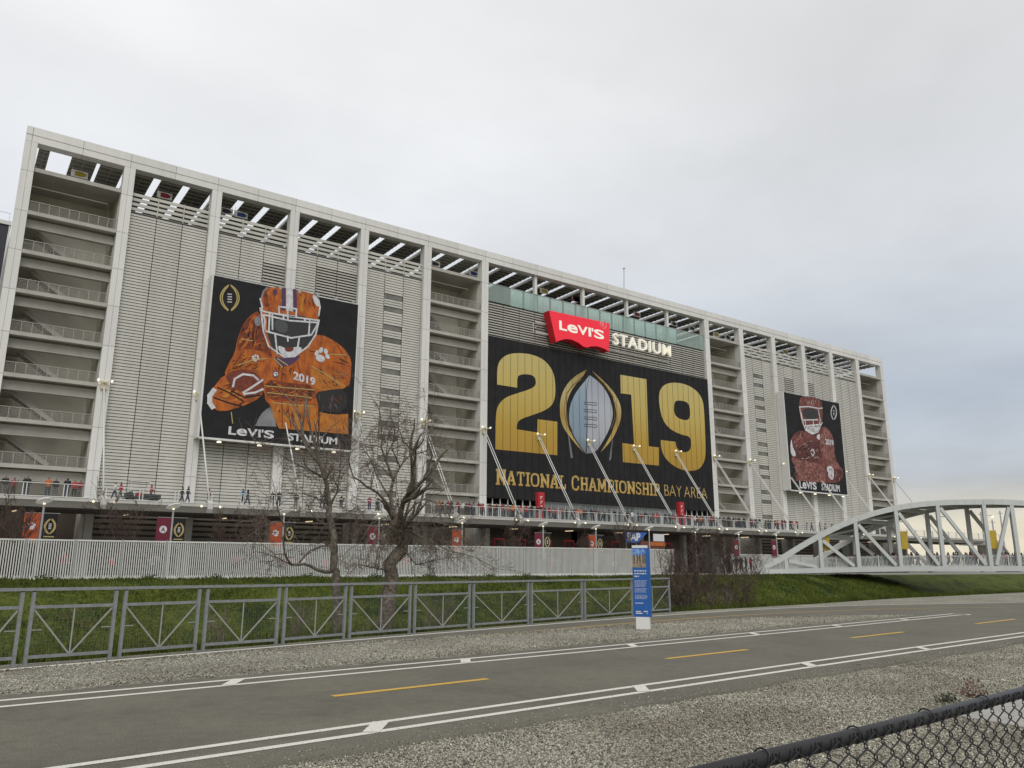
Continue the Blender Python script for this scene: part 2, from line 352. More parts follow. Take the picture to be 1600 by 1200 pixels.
ny = [pl(near_out, x)-.62-.16*noise.noise(Vector((x*.8, 0, 1)))-.06*noise.noise(Vector((x*4, 0, 1))) for x in xa]
fy = [pl(white_far, x)+.30+.04*noise.noise(Vector((x*2, 5, 1))) for x in xa]
for i, x in enumerate(xa):
    asm.v += [(x, ny[i]-.05, -.03), (x, ny[i], .03), (x, (ny[i]+fy[i])/2, .03), (x, fy[i], .03), (x, fy[i]+.04, -.03)]
for i in range(len(xa)-1):
    for k in range(4): asm.f.append((i*5+k, i*5+5+k, i*5+6+k, i*5+1+k)); asm.m.append(0)
structure('asphalt_trail', asm.mesh('asphalt_trail', ASPH))
def ribbon(mb, pts, wd, z=.034):
    n = len(pts); base = len(mb.v)
    for i, (x, y) in enumerate(pts):
        a = pts[max(0, i-1)]; b = pts[min(n-1, i+1)]; d = Vector((b[0]-a[0], b[1]-a[1])).normalized(); nn = Vector((-d.y, d.x))*wd/2
        mb.v += [(x+nn.x, y+nn.y, z), (x-nn.x, y-nn.y, z)]
    for i in range(n-1): mb.f.append((base+2*i, base+2*i+1, base+2*i+3, base+2*i+2)); mb.m.append(0)
def wornpaint(name, c):
    m = mat(name, c, .75); t = m.node_tree; b = t.nodes['Principled BSDF']; tcn = t.nodes.new('ShaderNodeTexCoord')
    n = t.nodes.new('ShaderNodeTexNoise'); n.inputs['Scale'].default_value = 55; n.inputs['Detail'].default_value = 6; t.links.new(tcn.outputs['Object'], n.inputs['Vector'])
    r = t.nodes.new('ShaderNodeValToRGB'); t.links.new(n.outputs[0], r.inputs[0]); r.color_ramp.elements[0].position = .33; r.color_ramp.elements[0].color = (.14, .13, .11, 1); r.color_ramp.elements[1].position = .42; r.color_ramp.elements[1].color = (*c, 1)
    t.links.new(r.outputs[0], b.inputs['Base Color']); return m
LINEW = wornpaint('line_white', (.66, .645, .58)); LINEY = wornpaint('line_yellow', (.58, .35, .05))
def marking(name, pts, wd, m, z=.034):
    mb = MB(); ribbon(mb, pts, wd, z); structure(name, mb.mesh(name, m))
marking('white_line', near_out, .11, LINEW); marking('white_line', near_in, .11, LINEW)
marking('white_line', far_in, .115, LINEW); marking('white_line', far_out, .115, LINEW); marking('white_line', white_far, .15, LINEW); marking('yellow_line', yel2, .09, LINEY)
cap = MB()
for k in range(7):
    t = math.pi*k/6
c0 = Vector(far_in[-1]); c1 = Vector(far_out[-1]); mid = (c0+c1)/2; rr = (c1-c0).length/2; a0 = math.atan2(c0.y-mid.y, c0.x-mid.x)
marking('white_line', [(mid.x+rr*math.cos(a0+math.pi*k/8), mid.y+rr*math.sin(a0+math.pi*k/8)) for k in range(9)], .10, LINEW, .0345)
def tickmark(pin, pout):
    marking('white_line', [tuple(pin), tuple(pout)], .17, LINEW, .0385)
for xpx, ya, yb in [(600, 1133, 1149), (1017, 1074, 1084), (1275, 1036, 1044), (1450, 1010, 1018)]:
    p = atZ(xpx, (ya+yb)/2, .03); tickmark((p.x+.16, pl(near_in, p.x+.16)), (p.x-.16, pl(near_out, p.x-.16)))
for xpx, y in [(370, 1068), (740, 1035), (1000, 1010), (1190, 991.5), (1320, 979), (1430, 969)]:
    p = atZ(xpx, y, .03); tickmark((p.x-.16, pl(far_in, p.x-.16)), (p.x+.16, pl(far_out, p.x+.16)))
mid_y = lambda x: .5*(pl(near_in, x)+pl(far_in, min(x, 26)))+(.105*(x-26) if x > 26 else 0)
for a, b in [(-11.1, -8.6), (-4.6, -2.1), (1.98, 4.45), (8.5, 11.0), (15.2, 17.9), (22.7, 26.0)]:
    marking('yellow_line', [(x, mid_y(x)+.05) for x in np.linspace(a, b, 8)], .13, LINEY)
# gravel island between the trail and the path by the railing
isl_far = smoothpl([(-40, -77.6), (-12, -74.6), (-3, -72.35), (0, -71.5), (3.5, -70.62), (6.3, -70.55), (7.4, -70.95), (10.8, -70.25), (13.5, -69.75), (17, -69.5), (20.6, -69.7), (23.5, -70.7), (25.3, -72.0)])
im = MB(); xi = np.arange(-40, 25.2, .3)
iy0 = [pl(far_out, x)+.42+.10*noise.noise(Vector((x*1.5, 2, 0))) for x in xi]; iy1 = [pl(isl_far, x)-.05+.12*noise.noise(Vector((x*1.5, 8, 0))) for x in xi]
for i, x in enumerate(xi):
    a, b = iy0[i], max(iy1[i], iy0[i]+.02)
    for t, z in ((0, .031), (.15, .055), (.5, .06), (.85, .055), (1, .031)): im.v.append((x, a+(b-a)*t, z))
for i in range(len(xi)-1):
    for k in range(4): im.f.append((i*5+k, i*5+5+k, i*5+6+k, i*5+1+k)); im.m.append(0)
structure('gravel_island', im.mesh('gravel_island', GRAVEL))
# concrete pad behind the chain link fence
padc = atZ(1585, 1135, 0); padm = MB(); padm.prism([(padc.x-.1, padc.y-.5, .004), (padc.x+3, padc.y-.9, .004), (padc.x+3.2, padc.y+.7, .004), (padc.x+.1, padc.y+.75, .004)], (0, 0, .012))
structure('concrete_pad', padm.mesh('concrete_pad', mat('pad', (.33, .32, .29), .9, .12, 4)))
# loose stones: real geometry near the camera
def stones(name, pts, smin, smax):
    n = len(pts); o = np.array([(1, 0, 0), (-.5, .87, 0), (-.5, -.87, 0), (0, 0, 1), (.2, -.1, -1)], float)
    F = np.array([(0, 1, 3), (1, 2, 3), (2, 0, 3), (1, 0, 4), (2, 1, 4), (0, 2, 4)])
    s = rng.uniform(smin, smax, (n, 1, 1))*rng.uniform(.6, 1.25, (n, 1, 3)); s[:, :, 2] *= .65
    P = o[None]*s*rng.uniform(.75, 1.2, (n, 5, 1)); a = rng.uniform(0, 6.28, n); ca, sa = np.cos(a), np.sin(a)
    Q = P.copy(); Q[:, :, 0] = P[:, :, 0]*ca[:, None]-P[:, :, 1]*sa[:, None]; Q[:, :, 1] = P[:, :, 0]*sa[:, None]+P[:, :, 1]*ca[:, None]
    tl = rng.normal(0, .5, n)[:, None]; Q[:, :, 2], Q[:, :, 0] = Q[:, :, 2]+Q[:, :, 0]*tl, Q[:, :, 0]
    V = (Q+pts[:, None, :]).reshape(-1, 3); FF = (F[None]+(np.arange(n)*5)[:, None, None]).reshape(-1, 3)
    me = fastmesh(name, V, FF, mat('stone', (.28, .265, .235), .9)); tag(obj(name, me), 'loose grey gravel stones lying beside the asphalt trail', 'gravel', kind='stuff')
def fastmesh(name, V, F, m):
    me = bpy.data.meshes.new(name); me.vertices.add(len(V)); me.vertices.foreach_set('co', V.astype(np.float32).ravel())
    k = F.shape[1]; me.loops.add(F.size); me.loops.foreach_set('vertex_index', F.astype(np.int32).ravel())
    me.polygons.add(len(F)); me.polygons.foreach_set('loop_start', (np.arange(len(F))*k).astype(np.int32)); me.polygons.foreach_set('loop_total', np.full(len(F), k, np.int32))
    me.materials.append(m); me.update(calc_edges=True); me.validate(); return me
STONE = mat('stone', (.28, .265, .235), .9)
tS = STONE.node_tree; gi = tS.nodes.new('ShaderNodeNewGeometry'); rS = tS.nodes.new('ShaderNodeValToRGB'); tS.links.new(gi.outputs['Random Per Island'], rS.inputs[0])
for i, (p_, c_) in enumerate([(0, (.055, .050, .036)), (.3, (.15, .140, .108)), (.75, (.27, .255, .205)), (1, (.52, .50, .43))]):
    e = rS.color_ramp.elements[0] if i == 0 else rS.color_ramp.elements[1] if i == 3 else rS.color_ramp.elements.new(p_)
    e.position = p_; e.color = (*c_, 1)
tcS = tS.nodes.new('ShaderNodeTexCoord'); nS = tS.nodes.new('ShaderNodeTexNoise'); nS.inputs['Scale'].default_value = .7; nS.inputs['Detail'].default_value = 6; tS.links.new(tcS.outputs['Object'], nS.inputs['Vector'])
qS = tS.nodes.new('ShaderNodeValToRGB'); tS.links.new(nS.outputs[0], qS.inputs[0]); qS.color_ramp.elements[0].position = .36; qS.color_ramp.elements[0].color = (.86, .81, .73, 1); qS.color_ramp.elements[1].position = .62; qS.color_ramp.elements[1].color = (1.28, 1.27, 1.2, 1)
vS = tS.nodes.new('ShaderNodeVectorMath'); vS.operation = 'MULTIPLY'; tS.links.new(rS.outputs[0], vS.inputs[0]); tS.links.new(qS.outputs[0], vS.inputs[1]); tS.links.new(vS.outputs[0], tS.nodes['Principled BSDF'].inputs['Base Color'])
nyx = lambda x: np.interp(x, xa, ny)
def inview(x, y):
    d = np.stack([x-CAM.x, y-CAM.y, np.full_like(x, -CAM.z)], 1); a = d@np.array(rt); b = d@np.array(up); c = d@np.array(fw)
    u = 800+FPX*a/c; v = 600-FPX*b/c; return (c > .3) & (u > -120) & (u < 1720) & (v < 1330)
X = rng.uniform(-3, 32, 900000); Y = rng.uniform(-86, -75, 900000)
k = (Y < nyx(X)+rng.normal(-.02, .05, len(X))) & inview(X, Y); dist = np.hypot(X-CAM.x, Y-CAM.y); k &= rng.uniform(0, 1, len(X)) < np.clip(11/dist, 0, 1)**1.3
stones('gravel_stones', np.stack([X[k], Y[k], rng.uniform(0, .010, k.sum())], 1)[:110000], .007, .0165)
X = rng.uniform(-6, 25, 110000); Y = rng.uniform(-76.5, -69, 110000); lo = np.interp(X, xi, iy0); hi = np.interp(X, xi, iy1)
k = (Y > lo-.04) & (Y < hi+.02) & inview(X, Y)
stones('gravel_stones', np.stack([X[k], Y[k], rng.uniform(.05, .064, k.sum())], 1)[:45000], .009, .022)
X = rng.uniform(-3, 30, 2600); Y = np.interp(X, xa, ny)+np.abs(rng.normal(0, .22, len(X))); k = inview(X, Y)
stones('stray_pebbles', np.stack([X[k], Y[k], np.full(k.sum(), .034)], 1), .005, .012)
# grass blades on the bank
def blades(name, X, Y, h0, h1, wid, m, label):
    n = len(X); Z = np.array([bank(a, b) for a, b in zip(X, Y)]); a = rng.uniform(0, 6.28, n); h = rng.uniform(h0, h1, n); ln = rng.normal(0, .35, (n, 2))*h[:, None]
    b0 = np.stack([X-np.cos(a)*wid, Y-np.sin(a)*wid, Z-.02], 1); b1 = np.stack([X+np.cos(a)*wid, Y+np.sin(a)*wid, Z-.02], 1)
    tp = np.stack([X+ln[:, 0], Y+ln[:, 1], Z+h], 1); V = np.stack([b0, b1, tp], 1).reshape(-1, 3); F = np.arange(3*n).reshape(-1, 3)
    tag(obj(name, fastmesh(name, V, F, m)), label, 'grass', kind='stuff')
X = rng.uniform(-4, 90, 150000); Y = rng.uniform(-47, -30.3, 150000)
pn = np.array([noise.noise(Vector((a*.35, b*.35, 9))) for a, b in zip(X, Y)]); k = rng.uniform(-.5, .5, len(X)) < pn*1.1+.25
blades('bank_grass', X[k], Y[k], .08, .26, .028, BLADE, 'short green grass covering the far bank of the creek')
X = rng.uniform(-6, 70, 26000); Y = np.array([edge(a) for a in X])+rng.uniform(.1, 3.2, len(X))
blades('weedy_grass', X, Y, .10, .38, .014, BLADE, 'taller weedy grass on the near creek slope behind the railing')

# ================================================================== THE STADIUM
LEV = [10.88, 15.14, 19.45, 23.55, 27.8, 31.85, 35.95]
TOPZ, BEAMZ, ROOFZ = 44.9, 43.3, 40.4
GZ = .8
stad = thing('stadium_building', 'long grey stadium facade of metal louvers, tall columns and open stair bays', 'stadium', (77.7, 0, GZ))
# columns with cladding panels
jz = [GZ, 6.4]+[z-.12 for z in LEV]+[ROOFZ-.3, BEAMZ]
pan_meshes = []
for a, b in zip(jz[:-1], jz[1:]):
    mb = MB(); g = .018
    mb.box(-.55, -.012, 0, 1.12, a+g, b-g); mb.box(.012, .55, 0, 1.12, a+g, b-g); pan_meshes.append(mb.mesh('cladding_panel', CLAD))
core = MB().box(-.52, .52, .03, 1.09, GZ, BEAMZ).mesh('column', JOINT)
for k in range(18):
    if 6 < k < 11: continue
    c = obj('column', core, stad); c.location = (k*W, 0, 0)
    for me in pan_meshes:
        p = obj('cladding_panel', me); p.parent = c
# upper posts between the central bays
for k in range(7, 11): part('roof_post', MB().box(k*W-.22, k*W+.22, .4, .9, 37.8, BEAMZ), CLAD, stad)
beam = part('roof_beam', MB().box(-.50, 17*W+.50, .03, 1.09, BEAMZ+.03, TOPZ-.03), JOINT, stad)
bm = MB(); hw = W/2; g = .018
bm.box(-hw/2+g, hw/2-g, 0, 1.12, BEAMZ, BEAMZ+.72); bm.box(-hw/2+g, hw/2-g, -.05, 1.15, BEAMZ+.74, TOPZ); bme = bm.mesh('cladding_panel', CLAD)
for i in range(34):
    p = obj('cladding_panel', bme); p.parent = beam; p.location = (hw*(i+.5), 0, 0)
for a, b in ((-.55, -.0), (17*W, 17*W+.55)):
    pm = MB().box(a, b-.02, 0, 1.12, BEAMZ, BEAMZ+.72); pm.box(a, b-.02, -.05, 1.15, BEAMZ+.74, TOPZ); p = part('cladding_panel', pm, CLAD); p.parent = beam
# solid volume behind the facade
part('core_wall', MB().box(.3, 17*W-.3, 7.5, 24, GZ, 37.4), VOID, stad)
for k in (0, 17): part('end_wall', MB().box(k*W-.35 if k == 0 else k*W+.05, k*W-.05 if k == 0 else k*W+.35, 1.2, 24, GZ, 37.5), CONC, stad)
def louvers(x0, x1, z0, z1, pitch=.33, gap=.07, m=LOUV, y=.5):
    mb = MB(); n = int(round((z1-z0)/pitch)); pz = (z1-z0)/n
    for i in range(n):
        a = z0+i*pz; b = a+pz-gap
        mb.add([(x0, y, a), (x1, y, a), (x1, y+.045, b), (x0, y+.045, b), (x0, y+.13, a+.012), (x1, y+.13, a+.012)], [(0, 1, 2, 3), (1, 0, 4, 5)])
    return mb
def bay(k, kind):
    x0, x1 = k*W+.57, (k+1)*W-.57; w3 = (x1-x0)/3
    part('backing_wall', MB().box(x0-.02, x1+.02, .66, .86, 7.0, 38.55), VOID, stad)  # near-black colour strengthens the shadow lines in the louver gaps
    for j in range(3):
        a = x0+j*w3+.035; b = x0+(j+1)*w3-.035
        segs = [(7.45, 38.5, 0)]
        if kind == 'slots' and j == 1:
            cuts = []
            for z in LEV+[]:
                cuts += [(z-2.6, z-1.95), (z-.95, z-.25)]
            segs = []; z = 7.45
            for c0_, c1_ in cuts:
                if c0_ > z+.2: segs.append((z, c0_, 0))
                z = c1_
                part('window_slot', MB().box(a, b, .60, .655, c0_, c1_), mat('slot_glass', (.16, .155, .135), .3, .4, .6), stad)
            segs.append((z, 38.5, 0))
        if kind.startswith('open') and j == int(kind[4]): segs = [(7.45, 33.2, 0), (33.2, 36.2, 1), (36.2, 38.5, 0)]
        if kind == 'open12' and j > 0: segs = [(7.45, 30.5, 0), (30.5, 37.2, 1), (37.2, 38.5, 0)]
        for s0, s1, o in segs:
            part('louver_panel', louvers(a, b, s0, s1, .33 if not o else .36, .06 if not o else .15, LOUV if not o else LOUVD), LOUV if not o else LOUVD, stad)
    for j in (1, 2): part('screen_mullion', MB().box(x0+j*w3-.05, x0+j*w3+.05, .44, .499, 38.62, 40.8), LOUV, stad)
    part('parapet_cap', MB().box(x0, x1, .44, .78, 38.5, 38.62), JOINT, stad)
    for z in (38.95, 39.5, 40.05, 40.6):
        part('screen_rail', MB().box(x0, x1, .5, .60, z-.165, z+.165), LOUV, stad)
for k in range(1, 5): bay(k, {1: 'plain', 2: 'open2', 3: 'open12', 4: 'slots'}[k])
for k in range(12, 16): bay(k, {12: 'slots', 13: 'open1', 14: 'open0', 15: 'plain'}[k])
# stair bays
def stair_bay(k):
    x0, x1 = k*W+.57, (k+1)*W-.57
    part('back_wall', MB().box(x0-.4, x1+.4, 6.2, 6.5, GZ, ROOFZ), BACKW, stad)
    part('side_wall', MB().box(x0-.1, x0+.02, 1.14, 6.2, GZ, ROOFZ), BACKW, stad)
    part('side_wall', MB().box(x1-.02, x1+.1, 1.14, 6.2, GZ, ROOFZ), BACKW, stad)
    roofm = MB().box(x0, x1, .25, 6.2, ROOFZ, ROOFZ+.18); roofm.box(x0, x1, .2, .3, ROOFZ-.12, ROOFZ+.3)
    part('roof_slab', roofm, CONC, stad)
    part('light_tube', MB().tube([(x0, 2.2, ROOFZ-.9), (x1-.9, 2.2, ROOFZ-.9), (x1-.3, 5.4, ROOFZ-.9)], .05), mat('tube_white', (.75, .74, .7), .5), stad)
    rail0 = slab0 = None
    for i, z in enumerate(LEV):
        if slab0 is None:
            slab0 = part('landing', MB().box(x0, x1, .12, 2.2, z-.26, z).box(x0, x1, .05, .12, z-.32, z+.06), STAIRC, stad)
            beam0 = part('landing_beam', MB().box(x0, x1, 1.0, 1.35, z-1.35, z-.5).box(x0, x1, .9, 1.45, z-1.42, z-1.34), STAIRC, stad)
            rl = MB()
            for j in range(10): xx = x0+(x1-x0)*j/9; rl.box(xx-.025, xx+.025, .14, .19, z, z+1.12)
            rl.box(x0, x1, .13, .2, z+1.08, z+1.14)
            for q in range(1, 8): rl.box(x0, x1, .155, .175, z+.13*q, z+.13*q+.018)
            nx = int((x1-x0)/.14)
            for q in range(nx): rl.box(x0+.14*q, x0+.14*q+.014, .156, .174, z+.08, z+1.1)
            rail0 = part('landing_railing', rl, MESHM, stad)
            fl = MB()
            st = [(x0+1.2, 3.6, z+3.2), (x0+4.6, 3.6, z+.6)]
            fl.beam((x0+1.0, 2.7, z+3.0), (x0+4.9, 2.7, z+.35), .12, .42); fl.beam((x0+1.0, 4.3, z+3.0), (x0+4.9, 4.3, z+.35), .12, .42)
            for q in range(14):
                t = q/13; xx = x0+1.0+3.9*t; zz_ = z+3.0-2.65*t; fl.box(xx-.15, xx+.15, 2.76, 4.24, zz_-.03, zz_+.05)
            fl.box(x0, x0+1.2, 2.2, 5.8, z+2.85, z+3.05)
            fl0 = part('stair_flight', fl, STAIRC, stad)
        else:
            dz = z-LEV[0]; [copyat(o, 0, 0, dz, stad) for o in (slab0, beam0, rail0)]
            if i < 6: copyat(fl0, 0, 0, dz, stad)
for k in (0, 5, 11, 16): stair_bay(k)
# central bays
xa0, xb0 = 6*W+.57, 11*W-.57
part('backing_wall', MB().box(xa0-.1, xb0+.1, .7, .95, 10.5, 37.9), VOID, stad)  # same near-black colour standing in for shade between the slats
for j in range(16):
    a = xa0+(xb0-xa0)*j/16; b = xa0+(xb0-xa0)*(j+1)/16
    part('louver_panel', louvers(a+.03, b-.03, 32.65, 37.75, .36, .17, LOUVD, .4), LOUVD, stad)
for j in range(18):
    a = xa0+(xb0-xa0)*j/18; b = xa0+(xb0-xa0)*(j+1)/18
    part('glass_balustrade', MB().box(a+.01, b-.01, .30, .34, 37.8, 40.35), GLASS, stad)
    if 2 <= j <= 15: part('window_pane', MB().box(a+.03, b-.35, 1.7, 1.76, 37.5, 41.0), GLASSB, stad)
part('balustrade_cap', MB().box(xa0, xb0, .26, .38, 40.35, 40.42), STEELG, stad)
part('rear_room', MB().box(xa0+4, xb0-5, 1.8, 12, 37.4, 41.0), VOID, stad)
# entrance glazing under the banner
for j in range(36):
    a = xa0+(xb0-xa0)*j/36; b = xa0+(xb0-xa0)*(j+1)/36
    door = j < 8 or j > 28
    fr = part('entrance_door' if door else 'window', MB().box(a, a+.06, .42, .56, 7.45, 10.5).box(b-.06, b, .42, .56, 7.45, 10.5).box(a+.06, b-.06, .43, .55, 10.4 if not door else 9.6, 10.5 if not door else 9.72), STEELW if door else STEELG, stad)
    pn_ = part('pane', MB().box(a+.06, b-.06, .47, .5, 7.47, 10.4 if not door else 9.6), DARKG if door and j % 2 else DOORG); pn_.parent = fr
# storey under the walkway
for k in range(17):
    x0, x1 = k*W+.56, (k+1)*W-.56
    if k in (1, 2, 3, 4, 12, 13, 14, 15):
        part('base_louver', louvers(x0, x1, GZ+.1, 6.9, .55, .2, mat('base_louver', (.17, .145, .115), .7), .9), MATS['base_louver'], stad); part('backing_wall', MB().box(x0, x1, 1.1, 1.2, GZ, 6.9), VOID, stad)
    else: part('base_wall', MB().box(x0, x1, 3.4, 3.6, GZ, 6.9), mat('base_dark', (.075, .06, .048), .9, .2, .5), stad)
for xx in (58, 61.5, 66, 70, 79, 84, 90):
    m_ = MB().box(xx-.08, xx+.08, 1.9, 2.1, GZ, 5.4).box(xx+1.6, xx+1.76, 1.9, 2.1, GZ, 5.4).box(xx+.08, xx+1.6, 1.92, 2.08, 5.2, 5.4); part('red_door_frame', m_, RED, stad)
# solar canopy over the roof terrace
for k in range(0, 17):
    for j in range(3):
        x0 = k*W+W*j/3
        if k == 0 and j == 0: a, b = x0+.75, x0+1.75
        elif k == 0 and j == 1: a, b = x0+.7, x0+3.05
        else: a, b = x0+.35, x0+2.62
        y1 = 15.0; s = MB().box(a, b, 1.3, y1, BEAMZ+.05, BEAMZ+.13)
        cp = part('canopy_panel', s, SOLAR, stad)
        r = MB()
        for q in range(14): r.box(a+.02, b-.02, 1.5+q*1.0, 1.58+q*1.0, BEAMZ-.06, BEAMZ+.04)
        r.box((a+b)/2-.04, (a+b)/2+.04, 1.35, y1-.1, BEAMZ-.05, BEAMZ+.045)
        ro = part('canopy_rib', r, RAFT); ro.parent = cp
    if 1 <= k: part('roof_girder', MB().box(k*W-.1, k*W+.1, 1.2, 15, BEAMZ-.35, BEAMZ+.04), STEELW, stad)
    if k >= 6:
        part('roof_girder', MB().box(k*W+W/3-.09, k*W+W/3+.09, 1.2, 15, BEAMZ-.3, BEAMZ+.02), STEELW, stad)
part('rear_girder', MB().box(1.2*W, 17*W, 14.6, 15.0, BEAMZ-.6, BEAMZ+.3), STEELG, stad)
for k in range(1, 18): part('rear_post', MB().box(k*W-.18, k*W+.18, 14.62, 14.98, 37.4, BEAMZ-.6), STEELG, stad)
part('mast', MB().tube([atY(975, 470, 12), atY(975, 418, 12)], .07, 6).tube([atY(973.6, 420, 12), atY(976.4, 419, 12)], .12, 5), STEELG, stad)

# navy screen tower past the left end
a = atY(14, 352, 26); sc = thing('screen_tower', 'dark navy screen tower with white rimmed top beyond the stadium end', 'tower', (a.x-6, 27, GZ))
part('screen_panel', MB().box(a.x-12, a.x, 26, 29, GZ, a.z), NAVY, sc); part('top_rim', MB().box(a.x-12.2, a.x+.25, 25.8, 29.2, a.z, a.z+.5), CLAD, sc)
hr = MB()
for q in range(6): hr.box(a.x-.1-q*1.2, a.x-.04-q*1.2, 25.9, 25.96, a.z+.5, a.z+1.6)
hr.box(a.x-8, a.x, 25.9, 25.96, a.z+1.55, a.z+1.62); part('top_railing', hr, STEELW, sc); part('edge_trim', MB().box(a.x+.02, a.x+.2, 25.9, 26.2, GZ, a.z), CLAD, sc)

# ------------------------------------------------------------------ the big 2019 banner
BY = -.05
big = thing('stadium_banner', 'huge black banner with gold 2019 numerals and a silver football on the facade', 'banner', (8.5*W, BY, 10.5))
nst = 36; bx0, bx1, bz0, bz1 = 6*W+.58, 11*W-.58, 10.52, 32.62
for j in range(nst):
    a = bx0+(bx1-bx0)*j/nst; b = bx0+(bx1-bx0)*(j+1)/nst
    part('banner_strip', MB().box(a+.008, b-.008, BY, BY+.3, bz0, bz1), BLACK, big)
GOLD = zgrad('gold_print', [(.40, .23, .03), (.46, .29, .04), (.54, .41, .11), (.55, .45, .17)], 15.0, 31.0)
GOLDT = zgrad('gold_text', [(.42, .25, .05), (.58, .40, .12), (.42, .30, .09)], 12.2, 14.4)
def Z7(pts, Y): return [atY(740+x/4, 400+y/4, Y) for x, y in pts]
def roundloop(pts, it=2):
    for _ in range(it):
        q = []; n = len(pts)
        for i in range(n):
            a, b = pts[i], pts[(i+1) % n]; sh = len(a) > 2 or len(b) > 2
            if len(a) > 2: q.append(a)
            else: q.append((a[0]*.75+b[0]*.25, a[1]*.75+b[1]*.25))
            if len(b) <= 2: q.append((a[0]*.25+b[0]*.75, a[1]*.25+b[1]*.75))
        pts = q
    return [p[:2] for p in pts]
S = 1
two = [(147, 803, S), (147, 700), (165, 648), (215, 612), (290, 605), (380, 618), (450, 655), (497, 720), (511, 790), (511, 880), (490, 935), (440, 968), (380, 990), (290, 1020), (270, 1050), (270, 1083, S), (398, 1103, S), (400, 1020, S), (523, 1036, S), (523, 1245, S), (135, 1208, S), (138, 1000), (150, 935), (195, 885), (265, 860), (345, 836), (388, 812), (389, 768), (370, 745), (322, 737), (280, 745), (272, 775), (272, 823, S)]
one = [(917, 742, S), (1080, 770, S), (1094, 1189, S), (1160, 1197, S), (1158, 1310, S), (933, 1288, S), (930, 1168, S), (1003, 1180, S), (985, 866, S), (920, 858, S)]
nine = [(1170, 1150, S), (1262, 1161, S), (1268, 1200), (1295, 1224), (1335, 1228), (1359, 1205), (1358, 1128), (1300, 1118), (1230, 1085), (1183, 1030), (1163, 950), (1157, 880), (1168, 826), (1208, 795), (1270, 790), (1340, 806), (1400, 846), (1432, 900), (1441, 960), (1451, 1200), (1447, 1275), (1420, 1325), (1380, 1343), (1318, 1343), (1248, 1312), (1193, 1260), (1171, 1200)]
nineh = [(1252, 950), (1256, 912), (1275, 901), (1325, 908), (1348, 930), (1353, 970), (1353, 1008), (1335, 1028), (1298, 1022), (1268, 1006), (1253, 980)]
NY = BY-.02
part('numeral', MB().poly([Z7(roundloop(two), NY)]), GOLD, big); part('numeral', MB().poly([Z7(roundloop(one), NY)]), GOLD, big); part('numeral', MB().poly([Z7(roundloop(nine), NY), Z7(roundloop(nineh), NY)]), GOLD, big)
ball_l = [(725, 745, S), (690, 788), (640, 850), (606, 920), (595, 990), (600, 1060), (628, 1130), (668, 1190), (700, 1236, S), (706, 1150), (712, 1000), (704, 880), (706, 815)]
ball_r = [(727, 745, S), (790, 792), (840, 860), (867, 940), (871, 1010), (846, 1090), (802, 1170), (762, 1228), (704, 1236, S), (710, 1150), (715, 1000), (708, 880), (709, 815)]
part('football_print', MB().poly([Z7(roundloop(ball_l), NY)]), zgrad('ball_blue', [(.10, .11, .13), (.22, .29, .36), (.25, .33, .41), (.33, .40, .47)], 16, 29), big)
part('football_print', MB().poly([Z7(roundloop(ball_r), NY)]), zgrad('ball_silver', [(.12, .12, .13), (.40, .41, .45), (.45, .47, .52), (.34, .37, .43)], 16, 29), big)
petal = zgrad('petal_gold', [(.10, .07, .02), (.50, .36, .11), (.36, .24, .06), (.52, .42, .18), (.30, .2, .06)], 16, 30)
pl1 = [(707, 710, S), (640, 745), (582, 800), (548, 870), (535, 950), (545, 1030), (570, 1090), (610, 1140), (650, 1190), (692, 1232, S), (640, 1162), (600, 1090), (579, 1010), (579, 930), (600, 858), (640, 800), (690, 745)]
pl2 = [(740, 716, S), (800, 768), (860, 828), (902, 890), (924, 950), (921, 1020), (900, 1080), (870, 1140), (830, 1190), (793, 1228, S), (840, 1150), (876, 1080), (894, 1000), (886, 930), (860, 860), (820, 800), (770, 755)]
part('petal_print', MB().poly([Z7(roundloop(pl1), NY-.012)]), petal, big); part('petal_print', MB().poly([Z7(roundloop(pl2), NY-.012)]), petal, big)
dl = MB()
for off in (14, 27): dl.tube(Z7([(680-off*.2, 742+off), (620-off*.2, 795+off*.8), (572+off*.5, 860), (552+off, 950), (562+off, 1030), (590+off, 1095)], NY-.014), .05, 4)
for off in (12, 25): dl.tube(Z7([(770+off*.2, 752+off), (830, 808+off), (880-off*.4, 880), (908-off, 950), (905-off, 1020), (882-off, 1085)], NY-.014), .05, 4)
part('petal_shade', dl, mat('petal_dark', (.16, .10, .02), .6), big)
sv = MB()
for pts in ([(588, 1100), (600, 1140), (622, 1262), (607, 1262)], [(872, 1130), (862, 1170), (846, 1280), (860, 1270)]): sv.poly([Z7(pts, NY)])
part('stem_print', sv, mat('stem_grey', (.16, .16, .17), .6), big)
lc = MB()
for i in range(4):
    y = 912+i*46
    lc.tube(Z7([(690, y), (762, y+4), (770, y+8), (768, y+22), (758, y+20), (690, y+12)], NY-.02), .05, 4)
part('lace_print', lc, mat('lace', (.13, .15, .18), .6), big)
sm = MB()
for j in range(1, nst):
    a = bx0+(bx1-bx0)*j/nst; sm.box(a-.014, a+.014, NY-.035, NY-.02, bz0, bz1)
part('banner_seam', sm, SEAM, big)
